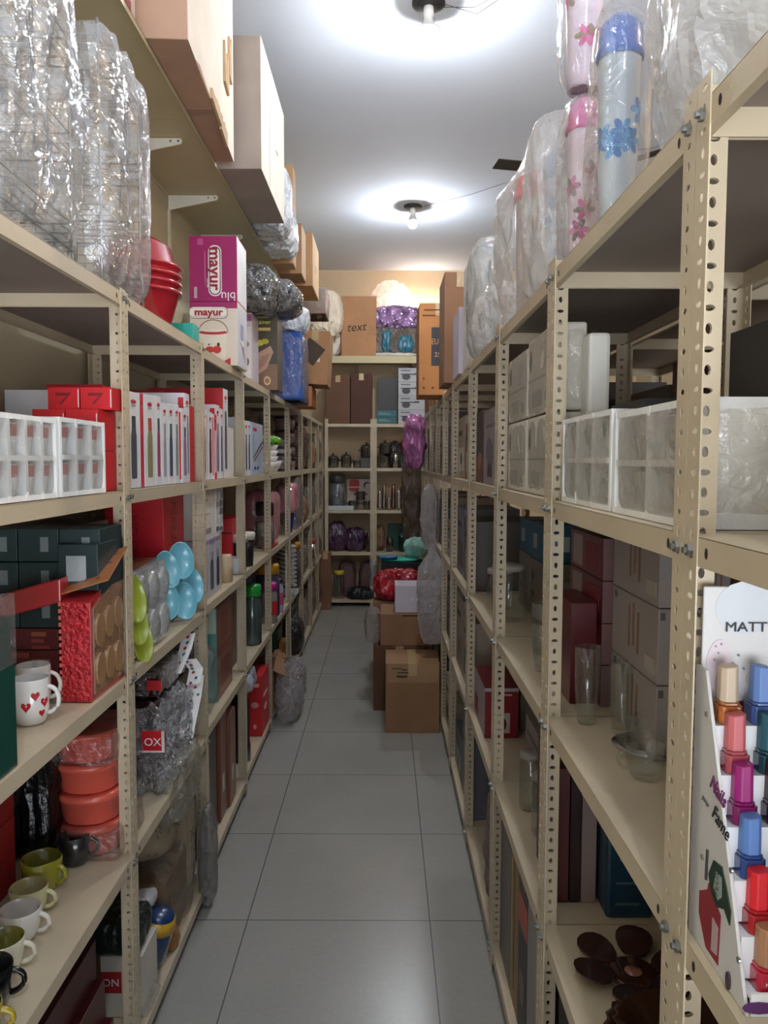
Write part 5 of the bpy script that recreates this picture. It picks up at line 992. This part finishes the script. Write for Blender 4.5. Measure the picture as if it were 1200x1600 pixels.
# fourth shelf of the second unit: shrink wrapped foam packs
WR2 = FILM('fbf6ee', .36, .14, .12, .7, 22)
styro('shrink-wrapped foam pack with greenish curved glasses, right row fourth shelf', .350, .52, 1.19, 1.515, 1.463, 1.622, 'L', 3, 2, 'a4b0a8', '7c928a', 'wrapped foam packs on the right shelf', WR2, 3)
styro('shrink-wrapped foam pack with one big oval hollow, nearest on the right fourth shelf', .350, .56, .875, 1.175, 1.463, 1.614, 'L', 2, 2, 'bcbcb4', 'b4b2a8', 'wrapped foam packs on the right shelf', WR2, 4)
box('foam_block', 'upright white foam slab in film behind the wrapped packs', 'foam', .41, .455, 1.56, 1.72, 1.463, 1.80, 'e8e8e4', rough=.3, bevel=.008)
box('black_tray', 'flat black box lying on the wrapped foam packs', 'tray', .44, .60, 1.3, 1.5, 1.627, 1.648, '1a1c1c')
for k, (x0, x1, h) in enumerate(((.60, .65, .30), (.655, .70, .27))):
    o, s = box('dark_box', 'dim grey box at the back of the right fourth shelf, %s' % ('left', 'right')[k], 'box', x0, x1, .98, 1.35, 1.463, 1.463+h, '3c3836'); art(o, s, 'F', [(ell(.5, .7, .2, .06), M('16161a', .4)), (ell(.5, .35, .2, .06), M('16161a', .4))])
# third unit fourth shelf: white wrapped cartons with oval holes
for k, (y0, y1, z0, z1) in enumerate(((1.61, 1.90, 1.463, 1.645), (1.905, 2.19, 1.463, 1.645), (1.61, 1.90, 1.648, 1.83), (1.905, 2.19, 1.648, 1.82))):
    o, s = box('foam_carton', 'greyish-white foam carton with oval slots, %s of the third right unit stack' % ['lower near one', 'lower far one', 'upper near one', 'upper far one'][k], 'foam carton', .352, .42 if k > 1 else .50, y0, y1, z0, z1, 'cfcabc', rough=.5, bevel=.006, group='foam cartons in the third right unit', var=.08)
    art(o, s, 'L', [(ell(.12, .72, .045, .14), M('3c3a34', .6)), (rect(.03, .44, .97, .47), M('a8a498', .5)), (rect(.2, .1, .6, .3), M('b0aca0', .5)), (rect(.55, .55, .8, .85), M('c6c2b8', .5)), (rect(.72, .1, .9, .25), M('aaa69a', .5))], 'oval_slot')
    wrap(o, s, 220+k, .002, .003, FILM('f4f4f0', .10, .12, .12, .5, 26), 12)
box('orange_box', 'narrow orange box behind the foam cartons, third right unit', 'box', .46, .56, 2.20, 2.24, 1.463, 1.72, 'b8602c')
box('speckled_panel', 'pale speckled panel high at the back of the third right unit', 'panel', .44, .50, 2.19, 2.195, 1.463, 1.86, '8a8a74')
# fourth unit fourth shelf
o, s = box('picture_box', 'dark box with warm food picture in the fourth right unit', 'box', .352, .48, 2.74, 2.94, 1.463, 1.725, '35302f'); art(o, s, 'L', [(rect(0, 0, 1, .36), M('5c342a', .4)), (ell(.5, .3, .3, .12), M('8a5a48', .4)), (ell(.4, .12, .2, .06), M('6c3c2e', .4))])
art(o, s, 'F', [(rect(0, 0, .3, 1), M('6a3a2c', .5)), (rect(.3, 0, 1, 1), M('8c8488', .5)), ([(.4, .3), (.9, .5), (.85, .1), (.6, .05)], M('4a3438', .5))])
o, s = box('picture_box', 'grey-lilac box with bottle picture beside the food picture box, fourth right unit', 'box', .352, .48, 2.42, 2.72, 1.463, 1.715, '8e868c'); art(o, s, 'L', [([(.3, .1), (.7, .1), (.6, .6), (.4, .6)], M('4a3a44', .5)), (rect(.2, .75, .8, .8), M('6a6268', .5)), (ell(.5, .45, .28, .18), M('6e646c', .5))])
for k in range(2): box('rounded_box', 'rounded pale tub stacked behind the picture boxes, %s' % ('lower', 'upper')[k], 'tub', .48, .60, 2.72, 2.96, 1.50+k*.15, 1.63+k*.15, '9a968e', bevel=.02) if False else box('pale_tub', 'rounded pale tub standing behind the picture boxes, %s' % ('lower', 'upper')[k], 'tub', .49, .60, 2.72, 2.96, 1.463+k*.142, 1.603+k*.142, '98948c', bevel=.02)
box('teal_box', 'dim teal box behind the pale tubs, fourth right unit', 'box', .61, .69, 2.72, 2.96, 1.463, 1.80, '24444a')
# fifth to tenth units fourth shelf
rn = random.Random(7)
fcol = ['a8a49c', '8c8478', '5a5450', 'c4c0b8', '6c6a78', '7a5a48', '48525a', '9a8c7c']
fnm = {'a8a49c': 'light grey', '8c8478': 'taupe', '5a5450': 'dark grey', 'c4c0b8': 'off-white', '6c6a78': 'slate', '7a5a48': 'brown', '48525a': 'blue-grey', '9a8c7c': 'beige-grey'}
for i in range(4, 10):
    y0, y1 = RY[i]+.05, RY[i+1]-.05
    for j in (0, 1, 2, 3):
        n = 2 if i < 7 else 1
        for q in range(n):
            ya = y0+(y1-y0)*q/n; yb = y0+(y1-y0)*(q+1)/n-.01; c = fcol[(i*5+j*3+q*2) % 8]; h = (.24, .31, .20, .28, .34)[(i+j*2+q*3) % 5]
            o, s = box('packed_box', '%s box on the %s shelf of the %s right unit, %s' % (fnm[c], lvn[j], ordn[i], ('nearer', 'farther')[q] if n > 1 else 'lone'), 'box', .355, .60, ya, yb, RZ[j]+.002, RZ[j]+h, c)
            art(o, s, 'L', [(rect(.1, .7, .6, .78), M('3c3a3c', .5)), (rect(.15, .12, .8, .5), M(fcol[(i+j+q*3+1) % 8], .5)), (ell(.5, .32, .16, .1), M('4a3a34', .4))])
# middle shelf (z 1.02) second unit
for q in range(4):
    o, s = box('tea_box', 'crimson and white box on the middle right shelf at the back, %s of the stack' % ['bottom', 'second', 'third', 'top'][q], 'box', .46, .56, 1.60, 1.88, 1.021+q*.09, 1.109+q*.09, '5c1a22', rough=.35)
    art(o, s, 'F', [(rect(.0, .0, .45, 1), M('7a5a5a', .5)), (rect(.5, .2, .9, .8), M('8a7472', .5) if q % 2 else M('6c1c26', .5)), (ell(.7, .5, .12, .25), M('3a1418', .4))]); art(o, s, 'L', [(rect(.1, .1, .4, .9), M('8c7a78', .5)), (rect(.5, .2, .9, .8), M('74202c', .5))])
for q in range(3):
    for c in range(2):
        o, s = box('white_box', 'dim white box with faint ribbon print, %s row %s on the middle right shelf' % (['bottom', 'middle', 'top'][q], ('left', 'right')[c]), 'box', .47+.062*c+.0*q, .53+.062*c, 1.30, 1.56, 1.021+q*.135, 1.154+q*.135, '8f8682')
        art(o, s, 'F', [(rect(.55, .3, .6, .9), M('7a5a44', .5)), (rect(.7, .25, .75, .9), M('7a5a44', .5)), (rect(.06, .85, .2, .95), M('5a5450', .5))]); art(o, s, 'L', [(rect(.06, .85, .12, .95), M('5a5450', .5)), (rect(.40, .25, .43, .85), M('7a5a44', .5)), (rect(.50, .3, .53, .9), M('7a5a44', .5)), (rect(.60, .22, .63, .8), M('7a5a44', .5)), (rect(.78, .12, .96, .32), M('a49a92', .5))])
for q in range(2):
    o, s = box('appliance_box', 'red and white appliance picture box, %s one at the back of the middle right shelf' % ('lower', 'upper')[q], 'box', .605, .70, 1.0, 1.42, 1.021+q*.15, 1.169+q*.15, '6c5450'); art(o, s, 'L', [(rect(0, .65, 1, 1), M('7c2228', .4)), (rect(0, .58, 1, .64), M('c0b4ac', .5)), (rect(.2, .1, .45, .5), M('2c2220', .4)), (rect(.55, .1, .8, .5), M('3c2824', .4))]); art(o, s, 'F', [(rect(0, .65, 1, 1), M('7c2228', .4)), (rect(.2, .1, .8, .5), M('4a3834', .4))])
o, s = box('crimson_tumbler_box', 'tall crimson box behind the tall glasses on the middle right shelf', 'box', .40, .455, 1.62, 1.80, 1.021, 1.24, '5c141e', rough=.3)
for k, (x, y, r, h) in enumerate(((.405, 1.50, .026, .155), (.455, 1.44, .024, .14))):
    glass_cup('tall clear drinking glass on the middle right shelf, %s' % ('left one by the post', 'right one')[k], x, y, 1.021, r, h, 'glassware on the middle right shelf', han=False)
lat('glass_saucer', 'wide clear glass saucer on the middle right shelf', 'saucer', .475, 1.345, 1.021, [(0, .002), (.03, 0), (.062, .012), (.064, .015), (.03, .006), (0, .006)], FILM('cfd6d2', .10, .3, .04), 36)
glass_cup('small glass cup standing on the glass saucer', .478, 1.36, 1.029, .026, .055, 'glassware on the middle right shelf')
glass_cup('glass cup with handle in front of the saucer, on the middle right shelf', .432, 1.235, 1.021, .032, .055, 'glassware on the middle right shelf', ang=3.0)
glass_cup('second wide glass cup touching the front one, on the middle right shelf', .505, 1.20, 1.021, .040, .058, 'glassware on the middle right shelf', ang=.5)
glass_cup('straight glass tumbler nearest the first right post, on the middle right shelf', .465, 1.10, 1.021, .027, .08, 'glassware on the middle right shelf', han=False)
glass_cup('glass cup at the back right of the cluster', .56, 1.27, 1.021, .034, .06, 'glassware on the middle right shelf', ang=1.0)
# middle shelf third unit: clear jars & boxes
for q in range(3):
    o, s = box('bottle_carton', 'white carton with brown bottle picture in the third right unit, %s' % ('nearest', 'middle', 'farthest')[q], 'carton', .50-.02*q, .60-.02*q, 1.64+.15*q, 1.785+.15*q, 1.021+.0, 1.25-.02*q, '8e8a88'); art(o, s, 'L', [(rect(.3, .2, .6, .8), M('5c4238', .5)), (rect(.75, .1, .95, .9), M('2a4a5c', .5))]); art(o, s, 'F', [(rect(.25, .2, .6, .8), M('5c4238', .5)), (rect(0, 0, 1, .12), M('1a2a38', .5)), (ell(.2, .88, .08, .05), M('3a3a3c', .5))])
box('dark_carton', 'tall near-black carton behind the bottle cartons, third right unit', 'carton', .62, .70, 1.65, 2.15, 1.021, 1.42, '14181c')
for k, (x, y, r, h) in enumerate(((.42, 1.74, .030, .11), (.40, 1.88, .033, .12), (.43, 2.05, .03, .14))):
    glass_cup('clear glass tumbler in the third right unit, %s' % ('nearest of three', 'middle of three', 'farthest of three')[k], x, y, 1.021, r, h, 'clear glassware in the third right unit', han=False)
for k, (y, c) in enumerate(((2.40, '1f5670'), (2.62, '20506a'))):
    o, s = box('teal_box', 'teal-blue box with pale label high in the fourth right unit, %s' % ('nearer', 'farther')[k], 'box', .50, .64, y, y+.19, 1.22, 1.34, c); art(o, s, 'L', [(rect(.2, .3, .5, .7), M('9aa8ac', .5))]); art(o, s, 'F', [(rect(.2, .3, .6, .7), M('9aa8ac', .5))])
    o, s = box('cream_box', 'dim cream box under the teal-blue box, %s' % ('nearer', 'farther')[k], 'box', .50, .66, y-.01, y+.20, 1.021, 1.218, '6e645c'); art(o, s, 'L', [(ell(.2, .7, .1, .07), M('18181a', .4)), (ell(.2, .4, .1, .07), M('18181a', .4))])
jar('big clear cookie jar in the fourth right unit', .41, 2.50, 1.021, .055, .17, GLASS(), 'a8a49c', .02)
jar('smaller clear jar beside the cookie jar, fourth right unit', .41, 2.70, 1.021, .045, .13, GLASS(), '9c988e', .02)
# second shelf (z .577)
o, s = box('blue_box', 'dark navy-blue box with chamfered corner on the second right shelf', 'box', .47, .57, 1.56, 1.72, .578, .83, '16344a', rough=.35, bevel=.008); art(o, s, 'F', [(rect(.28, .5, .62, .66), M('62757c', .5)), (rect(.2, .8, .75, .83), M('48606a', .5)), (rect(.2, .3, .7, .32), M('48606a', .5)), (rect(.2, .12, .7, .14), M('48606a', .5))])
for k, (x0, x1, h, c) in enumerate(((.375, .405, .30, '5a2a28'), (.408, .43, .34, '2c1a18'), (.433, .465, .28, '8a7672'))):
    box('slim_carton', 'slim %s carton standing left of the navy-blue box' % ('brick-brown', 'very dark', 'pinkish grey')[k], 'carton', x0, x1, 1.62, 1.82, .578, .578+h, c)
box('maroon_box', 'dim maroon box right of the navy-blue box', 'box', .58, .68, 1.56, 1.75, .578, .80, '3c1a1a')
def petal_plate(label, x, y, z, r, n=6, dark='3c2214'):
    o = empty('amber_plate', (x, y, z), .2, label, 'glass plate', 'amber glass plates')
    am = M(dark, .12, 0, .15, 6, coat=.9)
    bm = bmesh.new(); lathe(bm, [(0, 0), (r*.38, 0), (r*.42, .006), (r*.36, .010), (0, .008)], 28); link('centre', bm, am, o)
    for i in range(n):
        a = i*2*math.pi/n; bm = bmesh.new(); pts = []
        for q in range(16):
            u = q*2*math.pi/16; px = r*.66+r*.33*math.cos(u); py = r*(.30+.05*math.cos(u))*math.sin(u); pts.append((px*math.cos(a)-py*math.sin(a), px*math.sin(a)+py*math.cos(a)))
        prism(bm, pts, .006+.004*(i % 2), .011+.004*(i % 2), 'z')
        for v in bm.verts: v.co.z += .20*max(0, math.hypot(v.co.x, v.co.y)-r*.4)
        link('petal', bm, am, o, smooth=False)
    lat('hub', None, None, 0, 0, .010, [(0, .006), (r*.10, .005), (r*.14, 0)], M('8a5a4a', .15, 0, .4, 40, coat=.9), parent=o)
    return o
petal_plate('amber glass petal plate on the second right shelf, farther one by the post', .47, 1.38, .5785, .118)
o = lat('amber_bowl', 'dark amber ribbed glass bowl in front of the petal plate, nearest the camera', 'glass bowl', .475, 1.18, .5785, [(0, 0), (.06, 0), (.07, .006), (.105, .03), (.112, .036), (.104, .034), (.066, .010), (0, .006)], M('38200f', .12, 0, .15, 6, coat=.9), 48, 'amber glass plates', wob=lambda a, r, z: .025*math.cos(24*a) if r > .08 else 0)
o = lat('amber_bowl', 'second ribbed amber bowl nested in the nearest one, with clear square knob', 'glass bowl', .478, 1.182, .5905, [(0, 0), (.05, 0), (.06, .006), (.095, .03), (.10, .036), (.094, .034), (.056, .010), (0, .006)], M('3c2414', .12, 0, .15, 6, coat=.9), 48, 'amber glass plates', wob=lambda a, r, z: .03*math.cos(24*a) if r > .07 else 0)
bm = bmesh.new(); bbox(bm, -.013, .013, -.013, .013, .006, .022); link('knob', bm, FILM('d8d8d4', .25, .4, .05), o, bevel=.002)
# third unit second shelf: jars + book-like boxes
for q in range(3):
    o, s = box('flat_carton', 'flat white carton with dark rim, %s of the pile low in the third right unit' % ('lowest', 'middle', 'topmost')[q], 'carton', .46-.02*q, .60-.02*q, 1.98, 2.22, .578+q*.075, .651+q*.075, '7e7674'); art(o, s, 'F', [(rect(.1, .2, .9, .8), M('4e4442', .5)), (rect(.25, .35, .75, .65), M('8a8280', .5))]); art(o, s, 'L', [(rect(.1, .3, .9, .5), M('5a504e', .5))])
for k, (x, y, h) in enumerate(((.41, 2.08, .15), (.415, 1.93, .15), (.42, 1.78, .16))):
    jar('clear bottle-shaped jar on the second shelf of the third right unit, %s' % ('farthest', 'middle', 'nearest')[k], x, y, .578, .032, h, GLASS(), '8a867e', .015, group='clear jars low on the right')
o, s = box('drink_box', 'crimson and white box with droplet picture, fourth right unit second shelf', 'box', .352, .47, 2.62, 2.92, .578, .755, '7a1624', rough=.35); art(o, s, 'F', [(rect(0, .93, 1, 1), M('a89aa0', .5)), (rect(.35, .1, .75, .5), M('b0a4a0', .5)), (ell(.55, .28, .1, .12), M('4a1420', .4)), (rect(.3, .85, .8, .88), M('b89aa0', .5))]); art(o, s, 'L', [(rect(0, 0, 1, 1), M('a09498', .5)), (rect(.1, .1, .4, .5), M('7a1624', .5))])
box('cream_box', 'small cream box behind the crimson droplet box', 'box', .49, .60, 2.7, 2.95, .578, .79, '8a7e6c')
# bottom shelf
o, s = box('green_sack_box', 'dark green box at the bottom of the fourth right unit', 'box', .40, .50, 2.55, 2.9, .077, .42, '14302a')
bag('dusty_bag', 'dusty pinkish plastic bag at the bottom of the fourth right unit', 'bag', .385, 2.42, .077, (.08, .24, .38), 230, M('7c6a64', .5, 0, .3, 9, .4), .02, 3)
for k, (y0, y1, x1, h, c) in enumerate(((2.04, 2.22, .55, .40, '6a6460'), (1.92, 2.035, .50, .44, '8a6c38'), (1.80, 1.915, .47, .46, '17181a'), (1.68, 1.795, .47, .44, '8a8480'), (1.58, 1.675, .47, .46, '141416'))):
    o, s = box('upright_carton', 'upright %s carton on the bottom shelf of the third right unit' % ('grey', 'ochre', 'black and orange', 'pale grey', 'black photo')[k], 'carton', .352, x1, y0, y1, .077, .077+h, c)
    if k == 2: art(o, s, 'L', [(rect(0, .62, 1, .8), M('b0402c', .4)), (rect(.2, .86, .8, .98), M('3c1c16', .4)), (ell(.5, .3, .3, .1), M('5a4640', .4))])
    if k == 1: art(o, s, 'L', [(rect(.1, .1, .2, .9), M('b89a5c', .4)), (rect(.4, .1, .5, .9), M('5c3c20', .4))])
    if k == 4: art(o, s, 'L', [(rect(.1, .55, .9, .6), M('8a7c74', .4)), (ell(.5, .35, .2, .1), M('6a5a54', .4)), (ell(.6, .75, .14, .05), M('7a6a60', .4))])
for k in range(3):
    box('dark_carton', 'dark carton at the bottom of the second right unit, %s' % ('nearest', 'middle', 'farthest')[k], 'carton', .36, .66, .88+k*.21, 1.08+k*.21, .077, .077+(.36, .30, .40)[k], ('1c1a1a', '2a2422', '18181c')[k])
for k in range(2):
    box('brown_carton', 'brown carton low under the nail polish stand, %s' % ('left', 'right')[k], 'carton', .37+k*.16, .52+k*.16, .40, .74, .578, .578+(.26, .30)[k], ('7a5c48', '5c4638')[k])
# fillers further in on the racks behind the right row
for k, (x0, x1, y0, y1, z0, h, c, nm) in enumerate(((.78, 1.0, 1.48, 1.72, RZ[4]+.002, .26, '131318', 'black glossy box with white and red outline seen above the near right shelf'), )):
    o, s = box('black_box', nm, 'box', x0, x1, y0, y1, z0, z0+h, c, rough=.25, bevel=.006)
    bm = bmesh.new(); fo, fu, fv, fn, U, V = frame(s, 'F')
    tube(bm, [fo+fu*p[0]*U+fv*p[1]*V+fn*.001 for p in rrect(.10, .10, .9, .9, .12, U/V)], .0016, 5, True); link('white_outline', bm, M('d0c8b8', .4), o)
    bm = bmesh.new(); tube(bm, [fo+fu*p[0]*U+fv*p[1]*V+fn*.001 for p in rrect(.05, .05, .95, .95, .14, U/V)], .0014, 5, True); link('red_outline', bm, M('c03a2c', .4), o)
for q in range(3):
    box('tan_box', 'tan carton in film on the rack behind, %s of the stack at the right edge' % ('lowest', 'middle', 'topmost')[q], 'carton', .80, 1.06, 1.42, 1.62, RZ[3]+.002+q*.125, RZ[3]+.122+q*.125, 'a87a54', group='tan cartons on the rack behind')
bcol = [('4a4644', 'charcoal'), ('6a5c50', 'drab brown'), ('8a8078', 'dim grey'), ('3a2c28', 'dark brown'), ('5c3430', 'dull red'), ('7a6e5c', 'khaki')]
for i in range(4):
    for j in range(4):
        if j == 3 and i < 2: continue
        for q in range(2):
            c, nm = bcol[(i*5+j*2+q*3) % 6]; y0 = RY[i]+.14+q*.34; h = (.22, .33, .28, .36)[(i+j+q) % 4]
            box('rear_box', '%s box on the %s shelf of the %s rear-row unit, %s' % (nm, lvn[j], ordn[i], ('nearer', 'farther')[q]), 'box', .74, 1.0, y0, y0+.31, RZ[j]+.002, RZ[j]+h, c)
